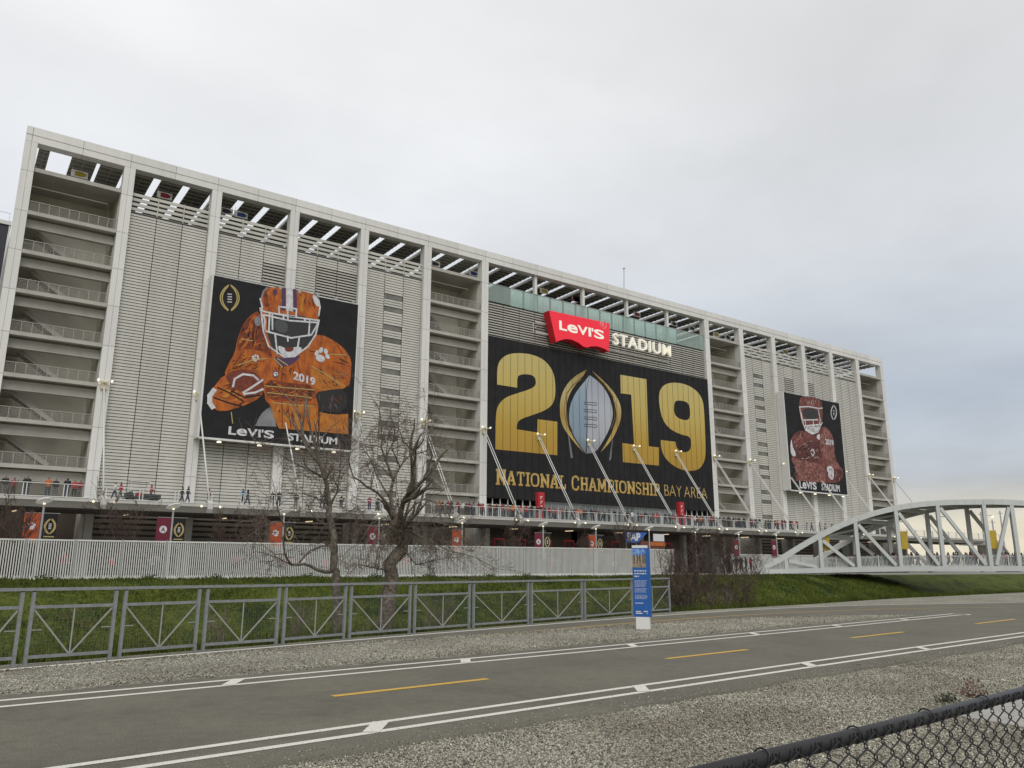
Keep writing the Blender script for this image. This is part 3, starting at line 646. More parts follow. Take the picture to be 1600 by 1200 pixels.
# slab serif lettering built from strokes
def slab_letter(ch):
    """returns list of quads / loops in a 1 x 1 cell"""
    q = []; s = .235; t = .135
    def r(x0, x1, y0, y1): q.append([(x0, y0), (x1, y0), (x1, y1), (x0, y1)])
    def dg(xa_, ya_, xb_, yb_, wd): q.append([(xa_-wd/2, ya_), (xa_+wd/2, ya_), (xb_+wd/2, yb_), (xb_-wd/2, yb_)])
    if ch == 'N': r(.1, .1+s, t, 1-t); r(.72, .72+s, t, 1-t); dg(.80, t, .2, 1-t, s*1.25); r(0, .4, 0, t); r(0, .32, 1-t, 1); r(.62, 1, 1-t, 1); r(.7, .93, 0, t)
    elif ch == 'A': dg(.16, t, .46, .88, s); dg(.84, t, .54, .88, s); r(.3, .72, .26, .40); r(.33, .67, .88, 1); r(0, .38, 0, t); r(.62, 1, 0, t)
    elif ch == 'T': r(.4, .6, t, 1-t); r(.05, .95, 1-t, 1); r(.05, .17, .7, 1-t); r(.83, .95, .7, 1-t); r(.26, .74, 0, t)
    elif ch == 'I': r(.3, .7, t, 1-t); r(0, 1, 0, t); r(0, 1, 1-t, 1)
    elif ch == 'L': r(.14, .14+s*1.1, t, 1-t); r(0, .6, 1-t, 1); r(0, .95, 0, t+.02); r(.8, .95, t+.02, .36)
    elif ch == 'H': r(.1, .1+s, t, 1-t); r(.71, .71+s, t, 1-t); r(.1+s, .71, .44, .58); [r(a, a+.4, b, b+t) for a in (0, .6) for b in (0, 1-t)]
    elif ch == 'M': r(.1, .1+.15, t, 1-t); r(.75, .9, t, 1-t); dg(.5, .2, .2, 1, .19); dg(.5, .2, .8, 1, .19); r(0, .34, 0, t); r(.66, 1, 0, t); r(0, .12, 1-t, 1); r(.88, 1, 1-t, 1)
    elif ch == 'P': r(.12, .12+s, t, 1-t); r(0, .5, 0, t); r(0, .7, 1-t, 1); r(.12+s, .7, .38, .5); q.append([(.7, .38), (.88, .42), (.97, .55), (.97, .83), (.88, .96), (.7, 1), (.7, .88), (.76, .84), (.78, .78), (.78, .6), (.76, .54), (.7, .5)])
    elif ch == 'O':
        o = [(.5+.5*math.copysign(abs(math.cos(a))**.7, math.cos(a)), .5+.5*math.copysign(abs(math.sin(a))**.7, math.sin(a))) for a in [2*math.pi*i/20 for i in range(21)]]
        i_ = [(.5+.29*math.copysign(abs(math.cos(a))**.7, math.cos(a)), .5+.36*math.copysign(abs(math.sin(a))**.7, math.sin(a))) for a in [2*math.pi*i/20 for i in range(21)]]
        for k in range(20): q.append([o[k], o[k+1], i_[k+1], i_[k]])
    elif ch in 'CS':
        if ch == 'C': c = [(.86, .30), (.80, .14), (.62, .07), (.38, .07), (.18, .16), (.11, .35), (.11, .65), (.18, .84), (.38, .93), (.62, .93), (.80, .86), (.86, .70)]
        else: c = [(.12, .28), (.18, .12), (.38, .07), (.62, .07), (.82, .14), (.87, .28), (.80, .42), (.55, .50), (.30, .57), (.14, .68), (.16, .84), (.35, .93), (.6, .93), (.8, .87), (.86, .72)]
        hw_ = .095
        for i in range(len(c)-1):
            a = Vector(c[i]); b = Vector(c[i+1]); d = (b-a).normalized(); n_ = Vector((-d.y, d.x*.75))*hw_; e_ = d*.02
            q.append([tuple(a-e_-n_), tuple(b+e_-n_), tuple(b+e_+n_), tuple(a-e_+n_)])
    return q
lt = MB(); X0, X1 = 56.8, 87.6
wid = {'I': .5, 'M': 1.25, 'N': 1.1, ' ': .5, 'L': .85, 'P': .9, 'S': .82, 'T': .95}
txt = 'NATIONAL CHAMPIONSHIP'; tot = sum(wid.get(c, 1) for c in txt)+.08*len(txt); u = (X1-X0)/tot; cx = X0
for i, ch in enumerate(txt):
    cw = wid.get(ch, 1)*u; big_ = i in (0, 9); z0, z1 = (12.35, 14.25) if not big_ else (12.25, 14.4)
    if ch != ' ':
        lt = MB()
        for li, lp in enumerate(slab_letter(ch)): lt.poly([[(cx+p[0]*cw, NY-.003*(li % 4), z0+p[1]*(z1-z0)) for p in lp]])
        part('slab_letter', lt, GOLDT, big)
    cx += cw+.08*u
lt = MB(); put_text(lt, 'BAY', (88.5, NY, 12.5), (3.85, 0, 0), (0, 0, 1.7), -.014); part('thin_lettering', lt, GOLDT, big); lt = MB(); put_text(lt, 'AREA', (92.9, NY, 12.5), (5.4, 0, 0), (0, 0, 1.7), -.014); part('thin_lettering', lt, GOLDT, big)

# ------------------------------------------------------------------ lit sign
sg = thing('roof_sign', 'red bat-wing sign with glowing white letters beside lit STADIUM lettering', 'sign', (71, -1.5, 33))
SY = -1.6
wing = [(858, 485), (953, 505.5), (951, 549), (945, 545), (934, 541), (924, 541), (917, 543), (911, 541), (904, 535.5), (893, 530.5), (884, 529.5), (876, 531.5), (869, 534)]
loop = [atY(x, y, SY) for x, y in wing]
part('sign_face', MB().prism(loop, (0, .06, 0)), REDS, sg); part('sign_body', MB().prism([p+Vector((0, .07, 0)) for p in loop], (0, 1.35, 0)), REDS2, sg)
lv = MB(); P = atY(874, 515, SY-.03); Q = atY(944, 531, SY-.03); T = atY(873.5, 500.5, SY-.03)
put_levis(lv, P, Q-P, T-P, .025, (0, -.03, 0)); part('sign_lettering', lv, LIT, sg)
rg = MB(); rc = atY(942.5, 507, SY-.02); rg.tube([rc+Vector((.62*math.cos(t), 0, .62*math.sin(t))) for t in np.linspace(0, 2*math.pi, 17)], .045, 4); put_text(rg, 'R', rc+Vector((-.25, 0, -.33)), (.5, 0, 0), (0, 0, .66)); part('registered_mark', rg, mat('mark_pale', (.8, .45, .45), .5), sg)
st = MB(); P = atY(959, 537.5, -.9); Q = atY(1049, 554.5, -.9); T = atY(959, 519.5, -.9)
put_text(st, 'STADIUM', P, Vector((Q.x-P.x, 0, 0)), Vector((0, 0, T.z-P.z)), .004, (0, .35, 0), 1.12); part('stadium_lettering', st, LIT, sg)
br = MB(); a = atY(846, 500, -.3)
for z in (34.5, 36.0): br.beam((a.x-1, -.2, z), (a.x+4, -.2, z), .12, .12); br.beam((78, .3, z-.2), (91, .3, z-.2), .1, .1)
for x in (a.x-1, 68, 74): br.beam((x, .35, 34.5), (x, .35, 36), .1, .1); br.beam((x, .35, 35.2), (x, -.3, 35.2), .1, .1)
for x in (78.5, 84, 90.7): br.beam((x, .4, 35.6), (x, -.4, 35.6), .1, .1)
part('sign_bracket', br, STEELW, sg)

# ------------------------------------------------------------------ player banners
ORM = mat('print_orange', (.22, .048, .008), .75, 0, 1.3, c2=(.58, .15, .015), detail=11, vec=(1, 1, .5))
ORD = mat('print_deep_orange', (.08, .018, .007), .75, 0, 1.9, c2=(.30, .055, .012), detail=11)
ORL = mat('print_bright_orange', (.36, .10, .010), .75, 0, 1.4, c2=(.52, .20, .025), detail=11)
SIL = mat('print_silver', (.45, .45, .48), .7, 0, 2.0, c2=(.72, .72, .73)); PUR = mat('print_purple', (.07, .035, .09), .7); GRY = mat('print_grey', (.13, .13, .14), .7, 0, .8, c2=(.28, .28, .29))
CRM = mat('print_crimson', (.06, .018, .016), .75, 0, 1.3, c2=(.23, .065, .055), detail=11, vec=(1, 1, .5)); CRL = mat('print_pale_crimson', (.09, .025, .022), .75, 0, 1.6, c2=(.34, .14, .115), detail=11); CRD = mat('print_deep_crimson', (.03, .010, .010), .75, 0, 1.8, c2=(.16, .05, .045), detail=11)
GOLDP = mat('print_gold', (.42, .33, .12), .6)
def player_banner(label, tx, quad, frame_left, Y):
    """quad: corners px of the banner TL TR BR BL"""
    c = [atY(x, y, Y) for x, y in quad]; x0 = (c[0].x+c[3].x)/2; x1 = (c[1].x+c[2].x)/2; z0 = (c[2].z+c[3].z)/2; z1 = (c[0].z+c[1].z)/2
    t = thing('player_banner', label, 'banner', ((x0+x1)/2, Y, z0), 'player banners on the facade')
    part('sheet', MB().box(x0, x1, Y, Y+.06, z0, z1), BLACK, t)
    fr = MB().box(x0-.22, x0-.02, Y-.02, Y+1.5, z0-.1, z1+.1).box(x1+.02, x1+.14, Y-.02, Y+.3, z0-.1, z1+.1).box(x0-.02, x1+.02, Y-.02, Y+.3, z0-.22, z0-.02).box(x0-.02, x1+.02, Y+.1, Y+.3, z1+.05, z1+.15)
    part('frame', fr, STEELW, t)
    for i in range(8):
        xx = x0+(x1-x0)*(i+.3)/7.6; part('clamp', MB().box(xx-.14, xx+.14, Y-.08, Y+.2, z1-.05, z1+.28).beam((xx, Y+.1, z1+.2), (xx+.5, Y+.2, z1+.5), .07, .07), STEELG, t)
    for i in range(4):
        xx = x0+(x1-x0)*(i+.45)/4; part('flood_light', MB().tube([(xx, Y-.5, z0-.55), (xx, Y-.5, z0-.40)], [.26, .2], 8), LAMPG, t); part('light_arm', MB().beam((xx, Y+.2, z0-.2), (xx, Y-.5, z0-.42), .05, .05), STEELG, t)
    return t
Y1 = -1.6
pb = player_banner('tall black banner of a football player in orange on the louvers, paw logo on shoulder', 0, [(333, 432), (562, 475), (546, 703), (313, 682)], 0, Y1)
def A4(pts, lay): return [atY(300+x/3.75, 400+y/3.75, Y1-.012*lay) for x, y in pts]
def shp(name, pts, lay, m, rnd=1, t=None, f=A4): return part(name, MB().poly([f(roundloop(pts, rnd) if rnd else [p[:2] for p in pts], lay)]), m, t or pb)
def stroke(name, lines, lay, wd, m, t=None, f=A4):
    i = 0
    for l in lines:
        mb = MB(); q = f(l, lay)
        for a, b in zip(q[:-1], q[1:]):
            i += 1; d = (b-a).normalized(); n_ = Vector((-d.z, 0, d.x))*wd/2; e_ = d*wd*.3; o_ = Vector((0, -.0006*(i % 9), 0)); mb.add([a-e_-n_+o_, b+e_-n_+o_, b+e_+n_+o_, a-e_+n_+o_], [(0, 1, 2, 3)])
        part(name, mb, m, t or pb)
shp('jersey_print', [(400, 315), (330, 355), (290, 420), (265, 490), (250, 570), (215, 630), (185, 700), (250, 760), (380, 720), (425, 800), (430, 850), (460, 870), (480, 960), (520, 1010, 1), (740, 1030, 1), (740, 800), (920, 775), (932, 690), (935, 610), (900, 550), (840, 500), (750, 455), (690, 480), (560, 600), (440, 480)], 1, ORM)
shp('shoulder_print', [(395, 320), (330, 360), (290, 425), (268, 490), (262, 560), (330, 540), (420, 560), (480, 610), (440, 470), (415, 400)], 2, ORD)
shp('shoulder_print', [(690, 485), (750, 458), (840, 503), (900, 555), (932, 612), (930, 700), (820, 660), (690, 600), (640, 570)], 2, ORM)
shp('sleeve_print', [(690, 650), (800, 690), (880, 740), (915, 770), (820, 790), (740, 790), (700, 720)], 2.2, ORL)
shp('chest_print', [(425, 720), (560, 740), (720, 760), (730, 850), (560, 850), (440, 840)], 2, ORD)
shp('waist_print', [(465, 860, 1), (725, 885, 1), (740, 1030, 1), (510, 1010, 1), (478, 950)], 2, ORL)
shp('glove_print', [(100, 850), (110, 790), (190, 690), (300, 665), (380, 690), (425, 760), (405, 830), (300, 880), (175, 915), (118, 890)], 3, ORM)
mat('print_brown', (.16, .03, .012), .7)
shp('football_print', [(192, 695), (250, 668), (320, 662), (385, 690), (428, 755), (412, 812), (345, 812), (268, 790), (215, 745)], 3.9, mat('print_ball', (.10, .020, .010), .7, 0, 2.2, c2=(.26, .05, .02), detail=9))
stroke('finger_print', [[(150, 770), (215, 800), (300, 850)], [(130, 830), (220, 862), (290, 880)], [(230, 790), (310, 830), (400, 815)]], 4.1, .16, MATS['print_dark'] if 'print_dark' in MATS else BLACK)
stroke('stripe_print', [[(240, 765), (250, 720), (300, 692), (360, 700), (388, 725)], [(300, 800), (350, 770), (415, 725)], [(305, 808), (370, 800), (415, 780)]], 4.2, .22, SIL)
stroke('cuff_print', [[(130, 785), (104, 820), (104, 860), (122, 888)]], 4.2, .5, SIL)
shp('leg_print', [(370, 995, 1), (400, 930), (450, 885), (470, 890), (495, 1000, 1)], 1.5, GRY)
shp('sleeve_print', [(722, 805), (760, 790), (910, 772), (905, 920), (750, 912), (735, 860)], 3, mat('print_black', (.018, .016, .017), .7))
shp('forearm_print', [(748, 915, 1), (830, 930), (915, 925, 1), (916, 1045, 1), (750, 1030, 1)], 3, ORL)
shp('helmet_print', [(415, 205), (430, 188), (470, 182), (560, 188), (650, 205), (725, 228), (748, 262), (738, 400), (720, 470), (640, 560), (540, 585), (470, 545), (420, 440), (405, 320)], 3, ORM)
shp('visor_print', [(440, 325), (740, 365), (722, 470), (640, 560), (545, 590), (470, 545), (440, 450)], 4, mat('print_dark', (.022, .022, .025), .6))
shp('stripe_print', [(525, 186, 1), (548, 187, 1), (548, 320, 1), (525, 316, 1)], 4.2, PUR, 0); shp('stripe_print', [(552, 187, 1), (590, 191, 1), (592, 325, 1), (552, 320, 1)], 4.2, SIL, 0); shp('stripe_print', [(594, 192, 1), (612, 196, 1), (616, 330, 1), (596, 326, 1)], 4.2, PUR, 0)
shp('helmet_print', [(700, 225), (735, 235), (748, 300), (725, 290)], 4.2, SIL)
shp('helmet_shade', [(416, 215), (440, 195), (452, 300), (425, 300)], 4.1, ORD); shp('helmet_shade', [(640, 215), (665, 225), (650, 275), (655, 330), (630, 325)], 4.1, ORL); shp('helmet_shade', [(470, 195), (500, 195), (498, 225), (480, 235)], 4.1, PUR); stroke('helmet_edge', [[(410, 300), (405, 250), (420, 205), (440, 186)], [(745, 270), (740, 235), (715, 222)]], 4.3, .18, GRY); shp('visor_shine', [(480, 370), (560, 380), (560, 455), (490, 440)], 4.4, mat('print_shine', (.06, .065, .07), .5)); shp('chin_print', [(500, 520), (560, 545), (640, 525), (645, 570), (555, 598), (512, 565)], 4.6, SIL)
shp('mouth_print', [(540, 535), (600, 535), (590, 560), (550, 562)], 4.8, mat('print_brown', (.16, .03, .012), .7))
stroke('facemask_print', [[(398, 305), (420, 325), (560, 352), (745, 378)], [(425, 345), (570, 378), (735, 390)], [(432, 440), (580, 480), (700, 462), (735, 400)], [(405, 320), (418, 440), (450, 530), (540, 592), (600, 588), (680, 530), (725, 460), (745, 375)], [(455, 335), (450, 445)], [(487, 460), (500, 575)], [(690, 378), (684, 468)], [(628, 482), (612, 580)], [(508, 300), (512, 340), (610, 355), (612, 310), (508, 296)], [(560, 310), (562, 375)], [(400, 250), (412, 300), (400, 320)], [(742, 260), (750, 300), (742, 350)], [(470, 340), (472, 430)], [(535, 352), (538, 372)], [(660, 368), (662, 380)], [(418, 345), (428, 380), (425, 430)], [(560, 470), (562, 500)]], 5.2, .19, SIL)
shp('ear_print', [(365, 365), (385, 350), (402, 365), (405, 400), (385, 415), (368, 400)], 3.2, GRY)
shp('neck_print', [(472, 585), (540, 602), (645, 575), (600, 625), (560, 645), (510, 650)], 3.4, PUR)
stroke('collar_print', [[(480, 600), (530, 650)], [(500, 600), (560, 640)]], 3.8, .12, GOLDP)
def paw(cx, cy, s, lay, f=A4, t=None, m=SIL):
    el = lambda x, y, a, b, r: [(x+a*math.cos(u_)*math.cos(r)-b*math.sin(u_)*math.sin(r), y+a*math.cos(u_)*math.sin(r)+b*math.sin(u_)*math.cos(r)) for u_ in np.linspace(0, 2*math.pi, 13)[:-1]]
    mb = MB(); mb.poly([f(el(cx-.12*s, cy+.28*s, .42*s, .30*s, .4), lay)])
    for dx, dy, r in ((-.42, -.18, .5), (-.05, -.42, .3), (.36, -.32, -.2), (.5, .12, -.6)): mb.poly([f(el(cx+dx*s, cy+dy*s, .17*s, .25*s, r), lay)])
    return part('paw_print', mb, m, t or pb)
paw(760, 580, 68, 3.4); paw(372, 598, 34, 3.4)
shp('crest_print', [(470, 690), (480, 672), (500, 672), (510, 690), (500, 712), (480, 712)], 3.4, PUR, 1); paw(490, 692, 22, 3.6)
m_ = MB(); a = A4([(592, 722)], 3.6)[0]; b = A4([(722, 763)], 3.6)[0]; c = A4([(594, 674)], 3.6)[0]; put_text(m_, '2019', a, b-a, c-a, .03); part('number_print', m_, SIL, pb)
stroke('seam_print', [[(430, 760), (560, 772), (720, 785)], [(470, 858), (600, 872), (715, 880)], [(440, 800), (700, 830)], [(700, 645), (780, 690), (875, 755)], [(810, 575), (905, 580)], [(270, 640), (350, 610), (440, 600)], [(290, 485), (355, 497)], [(230, 915), (238, 980)]], 3.6, .10, GOLDP)
stroke('fold_print', [[(530, 640), (525, 760), (530, 1000)], [(620, 620), (640, 720)], [(300, 560), (240, 650)], [(330, 380), (290, 480)], [(850, 520), (900, 600)], [(560, 860), (580, 1010)], [(660, 870), (650, 1010)]], 3.3, .12, ORD)
def cfp(t, cx, cy, a, b, lay, f, wd, m, gm=None):
    ll = []
    for s in (-1, 1):
        ll.append([(cx+s*a*(1-v_*v_)**.85+s*a*.10, cy+b*v_) for v_ in np.linspace(-.99, .97, 13)])
        ll.append([(cx+s*a*.80*(1-v_*v_)**.95+s*a*.08, cy+b*v_*.97) for v_ in np.linspace(-.93, .93, 11)])
    stroke('logo_print', ll, lay, wd, m, t, f)
    stroke('logo_print', [[(cx-a*.22, cy+b*k), (cx+a*.22, cy+b*k+b*.012)] for k in (-.3, -.1, .1, .3)], lay, wd*.9, gm or SIL, t, f)
def inside(p, poly):
    c = False; n = len(poly)
    for i in range(n):
        a, b = poly[i], poly[i-1]
        if (a[1] > p[1]) != (b[1] > p[1]) and p[0] < (b[0]-a[0])*(p[1]-a[1])/(b[1]-a[1])+a[0]: c = not c
    return c
def brush(poly, n, lay, mats, ang, L, wd, t, f, seed):
    rr_ = random.Random(seed); poly = [p[:2] for p in poly]; x0, x1 = min(p[0] for p in poly), max(p[0] for p in poly); y0, y1 = min(p[1] for p in poly), max(p[1] for p in poly); mb = MB(); k = 0
    while k < n:
        p = (rr_.uniform(x0, x1), rr_.uniform(y0, y1))
        if not inside(p, poly): continue
        a = R(ang+rr_.gauss(0, 22)); l = L*rr_.uniform(.4, 1.3); q = (p[0]+math.cos(a)*l, p[1]+math.sin(a)*l); md = ((p[0]+q[0])/2+rr_.gauss(0, l*.08), (p[1]+q[1])/2+rr_.gauss(0, l*.08)); k += 1
        if not inside(q, poly): continue
        P_, M_, Q_ = f([p, md, q], lay+.0012*k); w_ = wd*rr_.uniform(.3, 1.2); d = (Q_-P_).normalized(); n_ = Vector((-d.z, 0, d.x))*w_/2
        mb.mi = rr_.randrange(len(mats)); mb.add([P_, M_-n_, Q_, M_+n_], [(0, 1, 2, 3)])
    tag(part('brush_print', mb, mats, t), kind='stuff')
PD = mat('brush_dark', (.02, .008, .006), .8); PB = mat('brush_brown', (.11, .026, .010), .8); PO = mat('brush_orange', (.42, .11, .014), .8); PG = mat('brush_gold', (.50, .20, .03), .8); PL = mat('brush_pale', (.45, .42, .40), .8)
brush([(400, 325), (330, 360), (290, 425), (262, 560), (420, 560), (480, 600), (430, 450)], 60, 2.6, [PD, PB, PO, PO], 110, 95, .34, pb, A4, 1)
brush([(640, 570), (750, 460), (900, 555), (932, 615), (930, 690), (820, 660)], 44, 2.6, [PB, PB, PO, PO], 35, 100, .34, pb, A4, 2)
brush([(265, 570), (215, 640), (190, 700), (400, 690), (440, 600)], 110, 2.6, [PD, PB, PO, PG], -25, 40, .12, pb, A4, 3)
brush([(690, 650), (800, 670), (930, 700), (920, 770), (820, 790), (740, 790)], 90, 2.6, [PD, PB, PG, PO], 30, 40, .12, pb, A4, 4)
brush([(425, 720), (720, 760), (730, 850), (440, 845)], 130, 2.6, [PD, PD, PB, PO, PG], 5, 45, .13, pb, A4, 5)
brush([(465, 865), (725, 890), (735, 1025), (515, 1005)], 60, 2.6, [PB, PO, PG, PO], 95, 80, .34, pb, A4, 6)
brush([(110, 800), (190, 695), (380, 695), (420, 770), (300, 878), (175, 910)], 60, 3.6, [PB, PB, PO, PG], -30, 90, .40, pb, A4, 7)
brush([(755, 920), (910, 930), (910, 1040), (755, 1028)], 30, 3.5, [PB, PO, PG], 95, 50, .2, pb, A4, 8)
brush([(725, 805), (905, 778), (900, 915), (755, 905)], 26, 3.5, [PD, PB, MATS['print_shine']], 80, 60, .25, pb, A4, 9)
brush([(418, 210), (470, 188), (525, 188), (525, 310), (420, 305)], 22, 3.7, [PB, PO, PO, PG], 100, 75, .4, pb, A4, 10)
brush([(618, 200), (720, 232), (740, 350), (620, 330)], 22, 3.7, [PB, PO, PO, PG], 80, 75, .4, pb, A4, 11)
brush([(480, 610), (620, 610), (590, 720), (440, 715)], 40, 2.6, [PB, PO, PD], 60, 50, .16, pb, A4, 12)
cfp(pb, 221, 246, 50, 76, 2, A4, .13, GOLDP)
m_ = MB(); a = A4([(212, 1045)], 2)[0]; b = A4([(480, 1070)], 2)[0]; c = A4([(212, 997)], 2)[0]; put_levis(m_, a, Vector((b.x-a.x, 0, 0)), Vector((0, 0, c.z-a.z)), .03); part('lettering', m_, PRINTW, pb); m_ = MB()
a = A4([(563, 1080)], 2)[0]; b = A4([(850, 1103)], 2)[0]; c = A4([(565, 1036)], 2)[0]; put_text(m_, 'STADIUM', a, Vector((b.x-a.x, 0, 0)), Vector((0, 0, c.z-a.z)), .03); part('lettering', m_, PRINTW, pb)
# crimson banner
pc = player_banner('tall black banner of a football player in crimson on the louvers', 0, [(1226, 613), (1311, 630), (1324, 771), (1235, 767)], 0, Y1)
def B6(pts, lay): return [atY(1200+x/6.667, 600+y/6.667, Y1-.012*lay) for x, y in pts]
sb = lambda n, p, l, m, r=1: shp(n, p, l, m, r, pc, B6)
sk = lambda n, p, l, w_, m: stroke(n, p, l, w_, m, pc, B6)
sb('jersey_print', [(340, 480), (270, 520), (235, 590), (230, 680), (250, 770), (290, 860, 1), (290, 1005, 1), (600, 1030, 1), (760, 1030), (790, 900), (740, 850), (690, 760), (690, 600), (660, 500), (575, 425), (500, 520), (400, 500)], 1, CRM)
sb('arm_print', [(560, 430), (660, 505), (690, 610), (690, 760), (760, 880), (700, 900), (560, 780), (540, 600)], 2, CRL)
sb('chest_print', [(290, 690), (360, 610), (450, 570), (540, 620), (560, 780), (430, 830), (270, 790)], 2, CRD)
sb('stripe_print', [(245, 560), (232, 640), (240, 740), (285, 760), (290, 720), (255, 650)], 2.4, SIL)
sb('glove_print', [(240, 760), (330, 795), (590, 840), (600, 1030, 1), (290, 1005, 1), (285, 860), (255, 820)], 2.6, CRL)
sb('glove_print', [(610, 850), (680, 860), (690, 960), (670, 1010), (620, 950)], 3, SIL); sb('football_print', [(690, 880), (770, 890), (790, 960), (740, 1030), (690, 1000)], 2.8, CRD)
sb('helmet_print', [(330, 150), (360, 130), (440, 130), (540, 150), (565, 190), (570, 400), (530, 480), (470, 525), (390, 490), (345, 400), (320, 240)], 3, CRM)
sb('visor_print', [(355, 250), (525, 265), (522, 370), (380, 365)], 4, MATS['print_dark']); sb('chin_print', [(400, 430), (480, 420), (540, 440), (520, 490), (465, 525), (400, 490)], 3.6, SIL); sb('helmet_shine', [(385, 190), (430, 165), (500, 200), (480, 235), (400, 225)], 3.8, CRL)
sk('facemask_print', [[(325, 240), (420, 235), (530, 255), (568, 250)], [(330, 250), (350, 360), (390, 480), (460, 522), (520, 500), (565, 400)], [(365, 375), (520, 372)], [(385, 380), (400, 480)], [(470, 375), (475, 440)], [(525, 270), (545, 380), (520, 480)], [(345, 300), (370, 420)], [(380, 435), (550, 420)]], 4.6, .22, SIL)
sb('collar_print', [(500, 550), (535, 510), (545, 570), (530, 585)], 3, SIL)
sk('seam_print', [[(300, 690), (350, 630), (430, 590)], [(330, 800), (450, 825), (590, 850)], [(345, 860), (400, 875), (580, 880)], [(560, 770), (650, 775), (690, 740)], [(250, 770), (330, 850)], [(410, 900), (420, 980)], [(440, 900), (450, 985)], [(470, 905), (480, 990)], [(500, 910), (520, 990)], [(310, 880), (315, 990)], [(380, 880), (385, 990)]], 3.4, .16, CRL); sk('crest_print', [[(450, 690), (470, 680), (485, 720), (465, 750), (450, 720)]], 3.4, .2, SIL)
m_ = MB(); a = B6([(600, 630)], 3.6)[0]; b = B6([(685, 628)], 3.6)[0]; put_text(m_, '2019', a, Vector((b.x-a.x, 0, 0)), (0, 0, 1.1), .03); part('number_print', m_, SIL, pc)
CD = mat('brush_maroon', (.035, .010, .010), .8); CB = mat('brush_crimson', (.15, .035, .032), .8); CP_ = mat('brush_rose', (.36, .20, .18), .8)
brush([(290, 690), (360, 610), (450, 570), (540, 620), (560, 780), (430, 830), (270, 790)], 150, 2.4, [CD, CB, CP_, PD], -20, 45, .2, pc, B6, 21)
brush([(560, 430), (660, 505), (690, 610), (690, 760), (740, 860), (560, 780), (540, 600)], 80, 2.4, [CD, CB, CP_], 80, 60, .25, pc, B6, 22)
brush([(240, 770), (590, 840), (600, 1025), (290, 1000)], 130, 2.9, [CD, CB, CP_, PD, CP_], 60, 50, .22, pc, B6, 23)
brush([(340, 480), (270, 520), (240, 620), (290, 690), (400, 590), (400, 500)], 50, 2.4, [CD, CB, CP_], 110, 60, .25, pc, B6, 24)
brush([(330, 150), (560, 160), (565, 235), (330, 230)], 50, 3.9, [CD, CB, CP_, PL], 80, 40, .22, pc, B6, 25)
brush([(400, 430), (540, 440), (500, 510), (400, 490)], 40, 3.8, [GRY, CD, PL], 10, 40, .18, pc, B6, 26)
brush([(690, 885), (770, 892), (788, 960), (740, 1025), (690, 995)], 40, 3.1, [CD, PD, CP_], 100, 40, .2, pc, B6, 27)
brush([(612, 855), (680, 862), (688, 960), (668, 1005), (620, 945)], 26, 3.3, [CD, PL, CP_], 70, 40, .25, pc, B6, 28)
cfp(pc, 685, 298, 28, 75, 2, B6, .12, SIL)
m_ = MB(); a = B6([(332, 1085)], 2)[0]; b = B6([(508, 1085)], 2)[0]; put_levis(m_, a, Vector((b.x-a.x, 0, 0)), (0, 0, 1.35), .03); part('lettering', m_, PRINTW, pc); m_ = MB()
b2 = B6([(560, 1100)], 2)[0]; c2_ = B6([(748, 1100)], 2)[0]; put_text(m_, 'STADIUM', (b2.x, b2.y, a.z), Vector((c2_.x-b2.x, 0, 0)), (0, 0, 1.3), .03); part('lettering', m_, PRINTW, pc)

# ------------------------------------------------------------------ little logo flags under the roof
fl_px = [(128, 246, 'y'), (258, 300, 'r'), (377, 331, 'b'), (740, 418, 'b'), (850, 439, 'y'), (900, 452, 'r'), (901, 465, 'b'), (995, 483, 'r'), (1053, 498, 'k'), (1081, 511, 'k'), (1118, 508, 'y'), (1137, 523, 'k'), (1227, 547, 'y'), (1262, 545, 'k'), (1278, 555, 'k'), (680, 406, 'k'), (355, 309, 'k')]
EMB = {'y': mat('emblem_yellow', (.38, .30, .03), .6), 'r': mat('emblem_red', (.30, .02, .04), .6), 'b': mat('emblem_blue', (.02, .06, .22), .6), 'k': mat('emblem_black', (.03, .03, .04), .6)}
for x, y, c in fl_px:
    p = atY(x, y, 3.0); p.z = min(p.z, BEAMZ-.85); nm = {'y': 'yellow', 'r': 'dark red', 'b': 'blue', 'k': 'black'}[c]
    t = thing('roof_flag', 'small white hanging flag with a %s emblem under the roof canopy' % nm, 'flag', (p.x, p.y, p.z), 'logo flags under the roof canopy')
    part('flag_cloth', MB().box(p.x-.8, p.x+.8, p.y, p.y+.03, p.z-.4, p.z+.4), WHITEP, t)
    part('flag_emblem', MB().poly([[(p.x+.55*math.cos(u_)*(1+.25*math.cos(3*u_)), p.y-.012, p.z+.34*math.sin(u_)*(1+.2*math.cos(2*u_))) for u_ in np.linspace(0, 2*math.pi, 15)[:-1]]]), EMB[c], t)
    part('flag_hanger', MB().tube([(p.x-.7, p.y+.015, p.z+.4), (p.x-.7, p.y+.015, BEAMZ)], .02, 4).tube([(p.x+.7, p.y+.015, p.z+.4), (p.x+.7, p.y+.015, BEAMZ)], .02, 4), STEELG, t)

